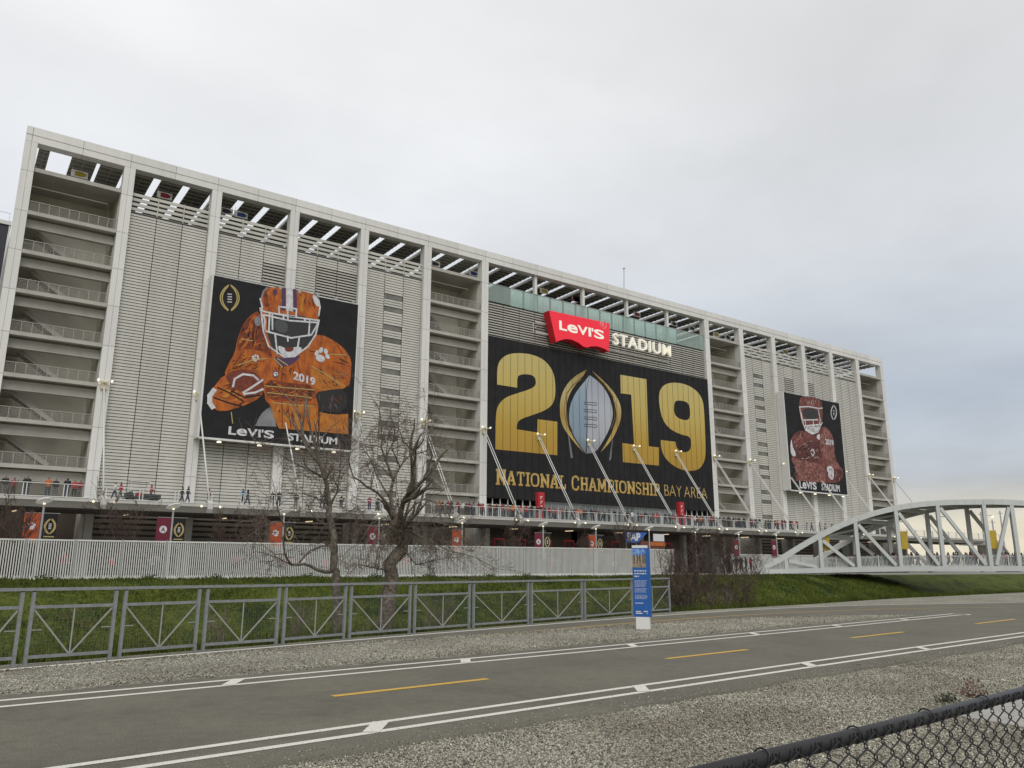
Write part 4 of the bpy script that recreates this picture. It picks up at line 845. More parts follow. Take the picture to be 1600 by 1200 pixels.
# ================================================================== ELEVATED WALKWAY
DZ, DY = 7.42, -8.3
wx0, wx1 = -24, 176
wk = thing('elevated_walkway', 'pale elevated walkway deck with railing running along the stadium front', 'walkway', (77, -4, GZ))
for k in range(-3, 19):
    a, b = k*W+.03, (k+1)*W-.03
    prof = [(DY, DZ-.02), (DY, DZ-.30), (DY+.35, DZ-.34), (DY+.9, DZ-.82), (DY+1.3, DZ-.84), (-.15, DZ-.84), (-.15, DZ-.02)]
    part('deck_segment', MB().prism([(a, y, z) for y, z in prof], (b-a, 0, 0)), mat('deck_paint', (.52, .51, .475), .7, .08, .4), wk)
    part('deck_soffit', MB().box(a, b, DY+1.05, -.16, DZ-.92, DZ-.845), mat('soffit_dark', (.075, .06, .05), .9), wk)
    part('deck_curb', MB().box(a, b, DY-.04, DY+.12, DZ-.015, DZ+.06), STEELW, wk)
rp = None
for i in range(-9, 57):
    x = i*W/3
    if rp is None:
        m_ = MB().box(-.17, -.10, DY+.02, DY+.10, DZ+.06, DZ+1.12).box(.10, .17, DY+.02, DY+.10, DZ+.06, DZ+1.12); rpm = m_.mesh('railing_post', STEELW); rp = 1
    o = obj('railing_post', rpm, wk); o.location = (x, 0, 0)
part('railing_handrail', MB().box(wx0, wx1, DY+.02, DY+.09, DZ+1.10, DZ+1.16), STEELW, wk)
cb = MB()
for q in range(6): cb.tube([(wx0, DY+.06, DZ+.22+q*.145), (wx1, DY+.06, DZ+.22+q*.145)], .008, 4)
part('railing_cable', cb, STEELG, wk)
for k in range(-2, 19):
    if k % 1 == 0: part('support_pier', MB().box(k*W-.35, k*W+.35, -1.15, -.35, GZ, DZ-.925), CONC, wk)
STRUT = []
for k in range(1, 18):
    rods = MB(); a = Vector((k*W, -.12, 19.35)); b = Vector((k*W, DY+.15, DZ+.1)); dd = (.0,) if k < 4 else (-.17, .17)
    for d_ in dd: rods.tube([a+Vector((d_, 0, 0)), b+Vector((d_, 0, 0))], .085 if k < 4 else .06, 6)
    s_ = part('strut', rods, STEELW, wk, True)
    part('strut_bracket', MB().prism([(k*W-.24, DY-.28, DZ-.5), (k*W-.24, DY-.28, DZ+.05), (k*W-.24, DY+.25, DZ+.42), (k*W-.24, DY+.3, DZ+.061), (k*W-.24, DY-.045, DZ+.061), (k*W-.24, DY-.045, DZ-.85)], (.48, 0, 0)), MATS['deck_paint'], wk)
    hd = MB().beam((k*W-.75, -.55, 19.6), (k*W+.75, -.55, 19.6), .08, .08).beam((k*W, -.1, 19.4), (k*W, -.6, 19.6), .2, .2).box(k*W-.28, k*W+.28, -.3, -.02, 18.9, 19.7); part('light_bracket', hd, mat('bracket_pale', (.62, .56, .40), .5), wk)
    for s in (-1, 1):
        part('flood_light', MB().tube([(k*W+s*.62, -.75, 19.70), (k*W+s*.62, -.5, 19.6)], [.105, .07], 8), LAMPG, wk)
        part('flood_light', MB().tube([(k*W+s*.85, DY-.48, DZ-.30), (k*W+s*.85, DY-.3, DZ-.22)], [.105, .07], 8), LAMPG, wk)
        part('light_arm', MB().beam((k*W+s*.45, DY-.2, DZ-.25), (k*W+s*.80, DY-.35, DZ-.25), .06, .06), STEELW, wk)
for k in range(0, 17):
    for j in (.3,):
        x = (k+j)*W; part('tube_light', MB().tube([(x, -2.3, DZ-1.02), (x+.2, -3.7, DZ-1.02)], .05, 6), TUBEG, wk)
# ramp wing of the walkway past the building end
wg = thing('walkway_stair', 'walkway wing stepping down past the far stadium end behind the bridge', 'walkway', (190, -6, GZ))
part('wing_deck', MB().box(176.05, 180, DY, -1.5, DZ-1.0, DZ-.02), MATS['deck_paint'], wg); part('wing_rail', MB().box(176.05, 180, DY+.02, DY+.1, DZ+1.05, DZ+1.15), STEELW, wg)
m_ = MB()
for i in range(2): m_.box(177+i*2.5, 177.12+i*3, DY+.02, DY+.1, DZ, DZ+1.05)
part('wing_post', m_, STEELW, wg)
m_ = MB()
for i in range(1): m_.box(178+i*5.2, 178.7+i*5.2, -5, -4.3, GZ, DZ-1.01)
part('wing_pier', m_, CONC, wg)
m_ = MB()
for i in range(26): m_.box(180.05+i*.32, 180.39+i*.32, DY, -3, DZ-.55-i*.24, DZ-.3-i*.24)
part('stair_step', m_, MATS['deck_paint'], wg)

# red pylons on the deck
for xp in (60.5, 86.7):
    t = thing('red_pylon', 'red vertical pylon sign on the walkway below the %s lettering' % ('NATIONAL' if xp < 70 else 'CHAMPIONSHIP'), 'pylon', (xp, -5, DZ), 'red pylons on the walkway')
    part('pylon_body', MB().box(xp-.5, xp+.5, -5.15, -4.55, DZ-.02, 11.1), RED, t)
    m_ = MB()
    for i in range(4): m_.box(xp-.16+.06*(i % 2), xp+.16, -5.165, -5.152, 10.45-i*.6, 10.58-i*.6); m_.box(xp-.16, xp-.05, -5.164, -5.152, 10.2-i*.6, 10.45-i*.6)
    part('pylon_marks', m_, PRINTW, t)

# ================================================================== WHITE PICKET FENCE
def picket_fence(label, x0, x1, zf0, zf1, h, limit, y=FENCE_Y+.25):
    t = thing('picket_fence', label, 'fence', ((x0+x1)/2, y, .8)); zf = lambda x: zf0+(zf1-zf0)*(x-x0)/(x1-x0)
    sp = 2.68; npan = int((x1-x0)/sp); spm = MB().box(-.031, .031, -.02, .02, 0, h-.06).mesh('slat', STEELW); cnt = 0; rest = MB()
    for i in range(npan+1):
        x = x0+i*sp; part('post', MB().box(x-.05, x+.05, y-.06, y+.06, zf(x)-.5, zf(x)+h+.03), STEELG, t)
        if i == npan: break
        part('top_rail', MB().box(x+.05, x+sp-.05, y-.045, y+.045, zf(x)+h-.10, zf(x)+h), STEELW, t)
        part('bottom_rail', MB().box(x+.05, x+sp-.05, y-.04, y+.04, zf(x)-.04, zf(x)+.10), STEELW, t)
        part('footing', MB().box(x, x+sp, y-.12, y+.12, zf(x)-.6, zf(x)-.045), CONC, t)
        n = 19
        for q in range(n):
            xx = x+.05+(sp-.1)*(q+.5)/n
            if cnt < limit: o = obj('slat', spm, t); o.location = (xx, y, zf(x)+.03); cnt += 1
            else: rest.box(xx-.031, xx+.031, y-.02, y+.02, zf(x)+.03, zf(x)+h-.03)
    if rest.v: tag(part('far_slats', rest, STEELW, t), kind='stuff')
picket_fence('long white picket fence on top of the far creek bank below the walkway', -14.0, 60.6, .78, 1.02, 2.4, 285)
picket_fence('short white picket fence beside the bridge landing', 74.5, 92, 1.2, 1.25, 2.0, 0, -23.8)

# ================================================================== METAL RAILING BY THE TRAIL
rl = thing('trail_railing', 'galvanised metal railing with wire mesh panels along the trail edge', 'railing', (RAIL[5].x, RAIL[5].y, 0))
RH = 1.22
def gap_posts(i):
    p = RAIL[i]; a = RAIL[max(0, i-1)]; b = RAIL[min(len(RAIL)-1, i+1)]; d = (b-a).normalized(); g_ = .085
    return (p-d*g_, p+d*g_, d)
last = len(RAIL)-1
for i in range(len(RAIL)):
    a, b, d = gap_posts(i)
    for p in ([a, b] if i != last else [RAIL[last]]):
        po = part('post', MB().box(-.027, .027, -.027, .027, -.25, RH-.045), GALV, rl); po.location = (p.x, p.y, 0); po.rotation_euler.z = math.atan2(d.y, d.x)
        bo = part('bolt', MB().box(-.02, .02, -.02, .02, RH-.045, RH-.0255), VOID); bo.parent = po
for i in range(len(RAIL)-1):
    a = gap_posts(i)[1]; b = gap_posts(i+1)[0] if i+1 != last else RAIL[last]; d = (b-a).normalized(); a2 = a+d*.028; b2 = b-d*.028
    z = Vector((0, 0, 1)); part('top_rail', MB().beam(RAIL[i]+z*RH-d*.001, RAIL[i+1]+z*RH+d*(.03 if i+1 == last else -.001), .07, .05), GALV, rl)
    zb, zt = .13, .93
    part('mid_rail', MB().beam(a2+z*zt, b2+z*zt, .042, .05), GALV, rl); part('bottom_rail', MB().beam(a2+z*zb, b2+z*zb, .042, .05), GALV, rl)
    m = (a+b)/2
    FLAT = mat('flat_bar', (.30, .305, .28), .55)
    part('centre_bar', MB().beam(m+z*(zb+.026), m+z*(zt-.026), .022, .016), FLAT, rl)
    part('brace', MB().beam(a2+z*(zt-.03), m+z*(zb+.03)-d*.02, .014, .026), FLAT, rl); part('brace', MB().beam(b2+z*(zt-.03), m+z*(zb+.03)+d*.02, .014, .026), FLAT, rl)
    part('stub', MB().beam(a2+z*.56, a2+z*.56+d*.16, .014, .016), FLAT, rl); part('stub', MB().beam(b2+z*.56, b2+z*.56-d*.16, .014, .016), FLAT, rl)
    n_ = Vector((-d.y, d.x, 0))*.012; wm = MB(); L_ = (b2-a2).length; nn = int(L_/.05)
    def wire(p, q): wm.beam(p, q, .0030, .0030)
    for q in range(1, nn): p = a2+d*(L_*q/nn)+n_; wire(p+z*(zb+.02), p+z*(zt-.02))
    for q in range(1, 16): zz_ = zb+(zt-zb)*q/16; wire(a2+n_+z*zz_, b2+n_+z*zz_)
    part('wire_mesh', wm, mat('mesh_wire', (.10, .105, .10), .6, metal=.2), rl)

# ================================================================== INFORMATION KIOSK
kp = atZ(1005.5, 983.5, .05); kd = rt.copy(); kd.z = 0; kd.normalize(); ku = Vector((0, 0, 1)); kn = kd.cross(ku)
ang = R(-16); kd = (Matrix.Rotation(ang, 3, 'Z')@kd); kn = kd.cross(ku)     # kn points towards the viewer
kt = thing('information_kiosk', 'narrow blue and white information post with photo panel on the gravel island', 'kiosk', tuple(kp))
def kbox(name, u0, u1, v0, v1, z0, z1, m):
    z0 *= .87; z1 *= .87
    mb = MB(); c = [kp+kd*u_+kn*v_+ku*z_ for z_ in (z0, z1) for u_, v_ in ((u0, v0), (u1, v0), (u1, v1), (u0, v1))]
    mb.add(c, [(0, 3, 2, 1), (4, 5, 6, 7), (0, 1, 5, 4), (1, 2, 6, 5), (2, 3, 7, 6), (3, 0, 4, 7)]); return part(name, mb, m, kt)
KB = mat('kiosk_blue', (.012, .10, .36), .45, .08, 1.5); KW = mat('kiosk_white', (.72, .72, .70), .5, .05, 2)
kbox('plinth', -.175, .175, -.09, .09, -.05, .36, KW)
kbox('panel', -.225, .225, -.085, .085, .362, 2.36, KB); kbox('cap', -.225, .17, -.07, .07, 2.362, 2.44, KW)
def kquad(mb, u0, u1, z0, z1, lay=1): z0 *= .87; z1 *= .87; o_ = kn*(.085+.003*lay); mb.add([kp+kd*u0+ku*z0+o_, kp+kd*u1+ku*z0+o_, kp+kd*u1+ku*z1+o_, kp+kd*u0+ku*z1+o_], [(0, 1, 2, 3)])
m_ = MB(); kquad(m_, -.223, .13, 1.79, 2.34); part('photo_panel', m_, mat('photo_tan', (.18, .12, .07), .6, 0, 18, c2=(.42, .36, .26)), kt)
m_ = MB(); kquad(m_, -.223, .13, 2.13, 2.34, 2); part('photo_panel', m_, mat('photo_blue', (.02, .08, .40), .6, 0, 14, c2=(.25, .45, .75)), kt)
m_ = MB()
for u0 in (-.17, -.09, -.02, .06, .11): kquad(m_, u0-.012, u0+.012, 1.90, 2.2, 3)
part('photo_figures', m_, mat('photo_dark', (.06, .04, .03), .7), kt)
m_ = MB()
for i, (u1, zz_) in enumerate([(.13, 1.69), (.13, 1.61), (-.06, 1.53)]):
    x_ = -.18; rr_ = random.Random(50+i)                     # headline too small to read in the photograph: word-length bars
    while x_ < u1-.02: l_ = rr_.uniform(.03, .08); kquad(m_, x_, min(u1, x_+l_), zz_-.018, zz_+.016); x_ += l_+.018
for zz_ in list(np.arange(1.40, 1.22, -.034))+list(np.arange(1.17, 1.05, -.034))+list(np.arange(.98, .86, -.034)):
    x_ = -.18; rr_ = random.Random(int(zz_*1000))
    while x_ < .10: l_ = rr_.uniform(.02, .06); kquad(m_, x_, min(.14, x_+l_), zz_, zz_+.011); x_ += l_+.014
kquad(m_, -.18, .03, .745, .765)
for u0, u1, zz_ in ((-.17, -.04, .51), (-.17, 0, .46), (.03, .14, .515), (.11, .13, .46)): kquad(m_, u0, u1, zz_-.012, zz_+.018)
part('printed_text', m_, PRINTW, kt)

# ================================================================== LAMP POSTS AND POLE BANNERS
def street_lamp(x, y, zt, left, right):
    cn_ = {'o': 'orange', 'c': 'crimson', 'k': 'black', None: ''}; cs_ = ' and '.join(c_ for c_ in (cn_[left], cn_[right]) if c_)
    t = thing('street_lamp', 'grey lamp post with white disc head %s behind the picket fence' % ('and %s banners' % cs_ if cs_ else 'without banners'), 'street lamp', (x, y, GZ), 'disc lamps behind the picket fence')
    part('pole', MB().tube([(x, y, GZ), (x, y, zt-.25)], [.09, .065], 8).tube([(x, y, zt-.25), (x, y, zt-.03)], [.05, .05], 6), STEELG, t)
    dm = MB(); ring = lambda r_, dz: [(x+r_*math.cos(u_), y+r_*math.sin(u_), zt+dz-.34*r_*math.sin(u_)+.16*r_*math.cos(u_)) for u_ in np.linspace(0, 2*math.pi, 21)[:-1]]
    rs = [(.05, -.1), (.46, -.04), (.52, 0), (.46, .05), (.1, .1)]
    for r_, dz in rs: dm.v += ring(r_, dz)
    for i in range(len(rs)-1):
        for j in range(20): dm.f.append((i*20+j, i*20+(j+1) % 20, (i+1)*20+(j+1) % 20, (i+1)*20+j)); dm.m.append(0)
    dm.f.append(tuple(range(20))[::-1]); dm.m.append(0); dm.f.append(tuple(80+j for j in range(20))); dm.m.append(0)
    part('disc_head', dm, mat('lamp_disc', (.78, .77, .73), .4, emit=.12), t, True); part('lamp_bulb', MB().tube([(x, y, zt-.24), (x, y, zt-.13)], [.09, .06], 8), LAMPG, t)
    for side, kind in ((-1, left), (1, right)):
        if not kind: continue
        nm = {'o': 'orange pole banner with a white paw mark', 'c': 'crimson pole banner with a round white mark', 'k': 'black pole banner with a gold football mark'}[kind]
        other = right if side < 0 else left
        nm += {'o': ' beside an orange one', 'c': ' beside a crimson one', 'k': ' beside a black one', None: ' hanging alone'}[other]
        b = thing('pole_banner', nm+' on a disc lamp', 'banner', (x+side*.55, y, zt-2.6), {'o': 'orange pole banners', 'c': 'crimson pole banners', 'k': 'black pole banners'}[kind])
        a0_, a1_ = (x-1.06, x-.11) if side < 0 else (x+.11, x+.92); z0, z1 = zt-2.75, zt-.85
        part('banner_cloth', MB().box(a0_, a1_, y-.01, y+.01, z0, z1), {'o': mat('cloth_orange', (.40, .07, .02), .7, .08, 3), 'c': mat('cloth_crimson', (.15, .012, .03), .7, .08, 3), 'k': BLACK}[kind], b)
        [part('banner_arm', MB().tube([(x, y, q_), (x+side*1.05, y, q_)], .018, 5), STEELG, b) for q_ in (z1+.03, z0-.03)]
        cx_, cz_ = (a0_+a1_)/2, (z0+z1)/2+.1; f = lambda pts, lay: [Vector((px_, y-.014-.004*lay, pz_)) for px_, pz_ in pts]
        if kind == 'o': paw(cx_, cz_, -.42, 0, f, b, PRINTW)
        elif kind == 'c': part('mark_print', MB().poly([f([(cx_+.27*math.cos(u_), cz_+.27*math.sin(u_)) for u_ in np.linspace(0, 6.283, 17)[:-1]], 0)]), PRINTW, b); m3 = MB(); put_text(m3, 'A', (cx_-.14, y-.02, cz_-.15), (.28, 0, 0), (0, 0, .3), .03); part('mark_print', m3, MATS['cloth_crimson'], b)
        else: cfp(b, cx_, cz_, .30, .5, 0, f, .07, GOLDP); part('mark_print', MB().box(cx_-.32, cx_+.32, y-.02, y-.014, z0+.32, z0+.40), GOLDP, b)
LX = [(3.25, 5.95, 'o', 'k'), (11.6, 5.95, 'c', 'k'), (20.0, 5.9, 'o', 'k'), (28.4, 5.85, 'c', 'k'), (36.8, 5.75, 'o', None), (46.2, 5.75, 'c', 'k'), (53.1, 5.7, 'o', 'k'), (60.8, 5.8, None, None), (68.2, 5.75, None, None), (75.8, 5.7, 'c', None), (83.0, 5.8, 'c', None)]
for x, zt, a, b in LX: street_lamp(x, -24, zt, a, b)
# blue and white sponsor sign under the deck
p0 = atY(978, 831, -14); p1 = atY(1012, 849, -14)
t = thing('sponsor_sign', 'blue and white sponsor sign reading SAP under the walkway', 'sign', (p0.x, -14, GZ))
part('sign_panel', MB().prism([(p0.x, -14, p1.z), (p0.x+2.0, -14, p1.z), (p1.x, -14, p0.z), (p0.x, -14, p0.z)], (0, .1, 0)), mat('sap_blue', (.03, .11, .40), .5), t)
m_ = MB(); put_text(m_, 'SAP', (p0.x+.15, -14.012, p1.z+.25), (2.3, 0, 0), (0, 0, 1.0), .04); part('lettering', m_, PRINTW, t)
part('sign_post', MB().tube([(p0.x+.1, -13.9, GZ), (p0.x+.1, -13.9, p1.z)], .05, 6).tube([(p0.x+1.8, -13.9, GZ), (p0.x+1.8, -13.9, p1.z)], .05, 6), STEELG, t)
q0 = atY(1021, 834, -14); q1 = atY(1038, 846, -14)
t = thing('event_board', 'white and brown event board beside the blue sponsor sign', 'board', (q0.x, -14, GZ)); part('board_panel', MB().box(q0.x, q1.x, -14, -13.9, q1.z, q0.z), PRINTW, t)
part('board_base', MB().box(q0.x-2.2, q1.x+.1, -13.95, -13.7, GZ, q1.z-.02), mat('board_brown', (.14, .05, .035), .7, .2, 2), t); part('board_strip', MB().box(q0.x-.6, q1.x+.12, -14.05, -13.96, q1.z-.6, q1.z-.12), mat('board_orange', (.45, .12, .02), .6), t)

# ================================================================== FOOTBRIDGE
A = Vector((75.8, -27.0, 0)); Bd = Vector((21.2, -20.0, 0)).normalized(); Bn = Vector((-Bd.y, Bd.x, 0)); Bn = Bn if Bn.y > 0 else -Bn
bpx = [(1194, 886), (1227, 864), (1280, 832), (1335, 806.5), (1398, 788.5), (1463, 781), (1535, 780)]
top = [atPlane(x, y, A, Bn) for x, y in bpx]
sv_ = [(p-A).dot(Bd) for p in top]; zt_ = [p.z for p in top]; sa = sv_[-1]-1.0
step = sv_[-1]-sv_[-2]; sv_ = sv_+[2*sa-s_ for s_ in sv_[:-1][::-1]]; zt_ = zt_+zt_[:-1][::-1]
bz = lambda s_: 1.45+.45*math.sin(min(1, max(0, s_/(2*sa)))*math.pi)
br = thing('foot_bridge', 'white steel arched truss footbridge crossing the creek with crowd on it', 'bridge', tuple(A+Vector((0, 0, .8))))
BW = mat('bridge_paint', (.57, .585, .575), .45, .05, .5); BPW = 5.2
def bp_(s_, z_, off=0.0): return A+Bd*(s_+off*1.0)+Bn*off+Vector((0, 0, z_))
sd = np.linspace(sv_[0], sv_[-1], 49); zd = np.interp(sd, sv_, zt_); zd = np.convolve(np.pad(zd, 2, 'edge'), np.ones(5)/5, 'valid')
for off in (0.0, BPW):
    ch = MB()
    for i in range(len(sd)-1): ch.beam(bp_(sd[i]-.02, zd[i]-.31, off), bp_(sd[i+1]+.02, zd[i+1]-.31, off), .42, .60)
    part('arch_chord', ch, BW, br)
    bc = MB(); ss = np.linspace(sv_[0]-.6, sv_[-1]+.6, 30)
    for i in range(29): bc.beam(bp_(ss[i]-.01, bz(ss[i])-.3, off), bp_(ss[i+1]+.01, bz(ss[i+1])-.3, off), .40, .56)
    part('bottom_chord', bc, BW, br)
    for i in range(1, len(sv_)-1):
        zc = float(np.interp(sv_[i], sd, zd))
        part('vertical', MB().beam(bp_(sv_[i], bz(sv_[i])-.02, off), bp_(sv_[i], zc-.59, off), .40, .40, tuple(Bd)), BW, br)
        n_ = len(sv_); midk = (n_-1)/2
        if i <= midk-1: j = i+1
        elif i >= midk+1: j = i-1
        else: continue
        part('diagonal', MB().beam(bp_(sv_[i]+(.3 if j > i else -.3), zc-.85, off), bp_(sv_[j]-(.55 if j > i else -.55), bz(sv_[j])+.1, off), .32, .36), BW, br)
for i in range(2, len(sv_)-2):
    zc = float(np.interp(sv_[i], sd, zd))
    part('cross_beam', MB().beam(bp_(sv_[i], zc-.45, .21), bp_(sv_[i], zc-.45, BPW-.21), .34, .45), BW, br)
    if i < len(sv_)-3:
        z2 = float(np.interp(sv_[i+1], sd, zd)); part('lateral_brace', MB().beam(bp_(sv_[i]+.2, zc-.4, .3), bp_(sv_[i+1]-.2, z2-.4, BPW-.3), .22, .22), BW, br)
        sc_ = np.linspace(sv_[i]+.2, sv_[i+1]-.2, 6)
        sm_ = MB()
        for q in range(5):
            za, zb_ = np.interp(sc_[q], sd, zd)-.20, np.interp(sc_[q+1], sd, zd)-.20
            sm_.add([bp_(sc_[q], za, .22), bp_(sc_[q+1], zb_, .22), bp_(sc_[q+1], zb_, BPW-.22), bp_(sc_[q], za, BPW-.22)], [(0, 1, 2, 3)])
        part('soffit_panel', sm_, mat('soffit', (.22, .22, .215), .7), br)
dk = MB(); ss = np.linspace(sv_[0]-2.5, sv_[-1]+.6, 30)
for i in range(29): dk.beam(bp_(ss[i], bz(ss[i])-.28, BPW/2), bp_(ss[i+1], bz(ss[i+1])-.28, BPW/2), BPW-.44, .3)
part('bridge_deck', dk, CONC, br)
for off in (.32, BPW-.32):
    rm = MB(); s_ = sv_[0]+.5; i = 0
    while s_ < sv_[-1]-.4:
        z_ = bz(s_); rm.beam(bp_(s_, z_-.1, off), bp_(s_, z_+1.22, off), .05, .05, tuple(Bd)); s_ += .15
    for z_ in (.05, 1.05):
        tr = MB(); [tr.beam(bp_(a_, bz(a_)+z_, off-.05), bp_(b_, bz(b_)+z_, off-.05), .05, .06) for a_, b_ in zip(ss[3:-2], ss[4:-1])]; part('railing_rail', tr, BW, br)
    for s_ in np.arange(sv_[0]+1, sv_[-1]-1, 2.3): part('railing_post', MB().beam(bp_(s_, bz(s_)-.1, off-.12), bp_(s_, bz(s_)+1.25, off-.12), .09, .09, tuple(Bd)), BW, br)
    tag(part('railing_pickets', rm, BW, br), kind='stuff')
for i in (2, 4, 6):
    for off in (-.25,) if i != 9 else ():
        s_ = sv_[i]+.42; z_ = bz(s_)+2.15
        b = thing('bridge_banner', 'yellow vertical banner on a white bridge post', 'banner', tuple(bp_(s_, z_-1, .1)), 'yellow banners on the bridge')
        part('banner_cloth', MB().beam(bp_(s_, z_-.25, .35), bp_(s_, z_+1.75, .35), .70, .03, tuple(Bn)), mat('cloth_yellow', (.52, .36, .03), .6, .06, 2), b)
        part('banner_cloth', MB().beam(bp_(s_-.84, z_-.25, 1.0), bp_(s_-.84, z_+1.75, 1.0), .5, .03, tuple(Bn)), MATS['cloth_yellow'], b)
for i in (2, 3, 4, 5, 6):
    z_ = float(np.interp(sv_[i], sd, zd)); part('bridge_light', MB().tube([bp_(sv_[i]+.5, z_-2.0, .55), bp_(sv_[i]+.5, z_-1.85, .55)], [.16, .1], 8), LAMPG, br); part('light_arm', MB().beam(bp_(sv_[i]+.1, z_-1.82, .2), bp_(sv_[i]+.5, z_-1.82, .55), .06, .06), STEELG, br)
ab = MB().beam(A+Bd*-2.5+Bn*-.6+Vector((0, 0, -.2)), A+Bd*-2.5+Bn*(BPW+.6)+Vector((0, 0, -.2)), 3.4, 2.2); part('abutment', ab, CONC, br)
# far utility poles seen through the bridge
for x, y in ((1550, 812), (1532, 800), (1562, 798)):
    p = atY(x, y, 60); t = thing('utility_pole', 'thin dark utility pole standing far behind the bridge', 'pole', (p.x, p.y, GZ), 'far utility poles'); part('pole', MB().tube([(p.x, p.y, GZ), (p.x, p.y, p.z)], [.35, .25], 6), STEELG, t); part('crossarm', MB().beam((p.x-2, p.y, p.z-1), (p.x+2, p.y, p.z-1), .2, .25), STEELG, t)

# ================================================================== CHAIN LINK FENCE IN THE FOREGROUND
CLZ = 1.12
ca = atZ(1150, 1195, CLZ); cb_ = atZ(1597, 1081, CLZ); cdir = (cb_-ca).normalized()
cl0 = ca-cdir*1.4; cl1 = cb_+cdir*1.6; Lc = (cl1-cl0).length
VINYL = mat('black_vinyl', (.016, .016, .018), .45, .2, 20, spec=.4)
cf = thing('chain_link_fence', 'black vinyl chain link fence with round top rail beside the gravel', 'fence', ((cl0.x+cl1.x)/2, (cl0.y+cl1.y)/2, 0))
part('top_rail', MB().tube([cl0, cl0.lerp(cl1, .5)+Vector((0, 0, -.004)), cl1], .021, 14), VINYL, cf, True)
part('post', MB().tube([Vector((cl1.x, cl1.y, -.3)), cl1+Vector((0, 0, .03))], .028, 10), VINYL, cf, True); part('post', MB().tube([Vector((cl0.x, cl0.y, -.3)), cl0+Vector((0, 0, .03))], .028, 10), VINYL, cf, True)
part('bottom_wire', MB().tube([Vector((cl0.x, cl0.y, .05)), Vector((cl1.x, cl1.y, .05))], .003, 5), VINYL, cf)
cn = Vector((-cdir.y, cdir.x, 0)); dm_ = .052; nwire = int(Lc/dm_); wm = MB()
for q in range(nwire):
    pts = []; x = q*dm_; z = CLZ+.012; i = 0
    while z > .04:
        s = 1 if (i+q) % 2 else -1
        pts.append(cl0+cdir*(x+s*dm_*.5)-cn*(.004*(1 if (i+q) % 2 else -1)+.024)+Vector((0, 0, z-CLZ))); z -= .009; pts.append(pts[-1]+cdir*(s*.003)+Vector((0, 0, -.009))); z -= .028; i += 1
    sp_ = pts
    wm.tube(sp_, .0026, 5, False)
tag(part('chain_mesh', wm, VINYL, cf), kind='stuff')
for q in range(0, int(Lc/.47)):
    c = cl0+cdir*(.1+q*.47); tm = MB(); n_ = 12
    tm.tube([c+cn*(.0245*math.cos(u_))+Vector((0, 0, .0245*math.sin(u_)))+cdir*.008*math.sin(u_*.5) for u_ in np.linspace(-1.2, 5.0, n_)], .0026, 5); part('tie_wire', tm, VINYL, cf)
hk = MB()
for q in range(nwire):
    c = cl0+cdir*(q*dm_); hk.tube([c-cn*(.0235*math.cos(u_))+Vector((0, 0, .0235*math.sin(u_)))+cdir*.01*u_ for u_ in np.linspace(-.9, .5, 5)], .0026, 5)
tag(part('wire_hooks', hk, VINYL, cf), kind='stuff')

# ================================================================== BARE TREES
class Tree:
    minr = .0045
    def __init__(s, seed): s.r = random.Random(seed); s.thick = MB(); s.thin = MB()
    def limb(s, pts, r0, r1, twigs=5, depth=2, spread=.9, lenf=1.0, upb=.25):
        pts = [Vector(p) for p in pts]; n = len(pts)
        # wobble and refine
        q = []
        for i in range(n-1):
            for t in (0, .5): q.append(pts[i].lerp(pts[i+1], t)+(Vector((s.r.gauss(0, 1), s.r.gauss(0, 1), s.r.gauss(0, 1)))*r0*.35 if t else Vector()))
        q.append(pts[-1]); m = len(q); rad = [r0+(r1-r0)*(i/(m-1))**.8 for i in range(m)]
        s.thick.tube(q, rad, 7 if r0 > .05 else 5)
        tl = sum((pts[i+1]-pts[i]).length for i in range(n-1))
        for k in range(twigs):
            t = s.r.uniform(.2, 1.0); i = min(m-2, int(t*(m-1))); p = q[i].lerp(q[i+1], t*(m-1)-i); d = (q[i+1]-q[i]).normalized()
            s.branch(p, d, min(rad[i]*.55, .03), tl*s.r.uniform(.28, .6)*lenf, depth, spread, upb)
        s.branch(q[-1], (q[-1]-q[-2]).normalized(), r1*.9, tl*.45*lenf, depth, spread*.5, upb)
    def branch(s, p, d, r, L, depth, spread, upb):
        v = Vector((s.r.gauss(0, 1), s.r.gauss(0, 1), s.r.gauss(0, .8))); d = (d+v*spread*.62+Vector((0, 0, upb))).normalized()
        n = 4; pts = [p]; dd = d
        for i in range(n):
            dd = (dd+Vector((s.r.gauss(0, 1), s.r.gauss(0, 1), s.r.gauss(0, 1)))*.17+Vector((0, 0, upb*.18))).normalized(); pts.append(pts[-1]+dd*L/n)
        mb = s.thick if r > .02 else s.thin
        mb.tube(pts, [max(s.minr, r*(1-.75*i/n)) for i in range(n+1)], 5 if r > .02 else 3, False)
        if depth > 0:
            for k in range(s.r.choice((2, 3, 3, 4))):
                i = s.r.randint(1, n); s.branch(pts[i], dd, max(.005, r*.6), L*s.r.uniform(.45, .8), depth-1, spread, upb)
    def finish(s, name, label, base, group=None, tw=TWIG, bark=BARK):
        t = thing(name, label, 'tree' if 'tree' in name else 'shrub', tuple(base), group); part('trunk', s.thick, bark, t, True)
        if s.thin.v: part('crown', s.thin, tw, t)
        return t
def TP(y0, seed):
    rr_ = random.Random(seed)
    def f(pts, spread=0.0, lean=0.0):
        out_ = []
        for i, (x, y) in enumerate(pts): out_.append(atY(x, y, y0+lean*i/max(1, len(pts)-1)))
        return out_
    return f
f = TP(-60.3, 1); T = Tree(11); base = atY(602, 985, -60.3); base.z = bank(base.x, base.y)-.1
T.limb([base]+f([(603, 965), (607, 935), (612, 900), (620, 866), (629, 849)]), .33, .22, 4, 2)
T.limb(f([(629, 849), (622, 834), (617, 818), (615, 805)]), .23, .17, 2, 2)
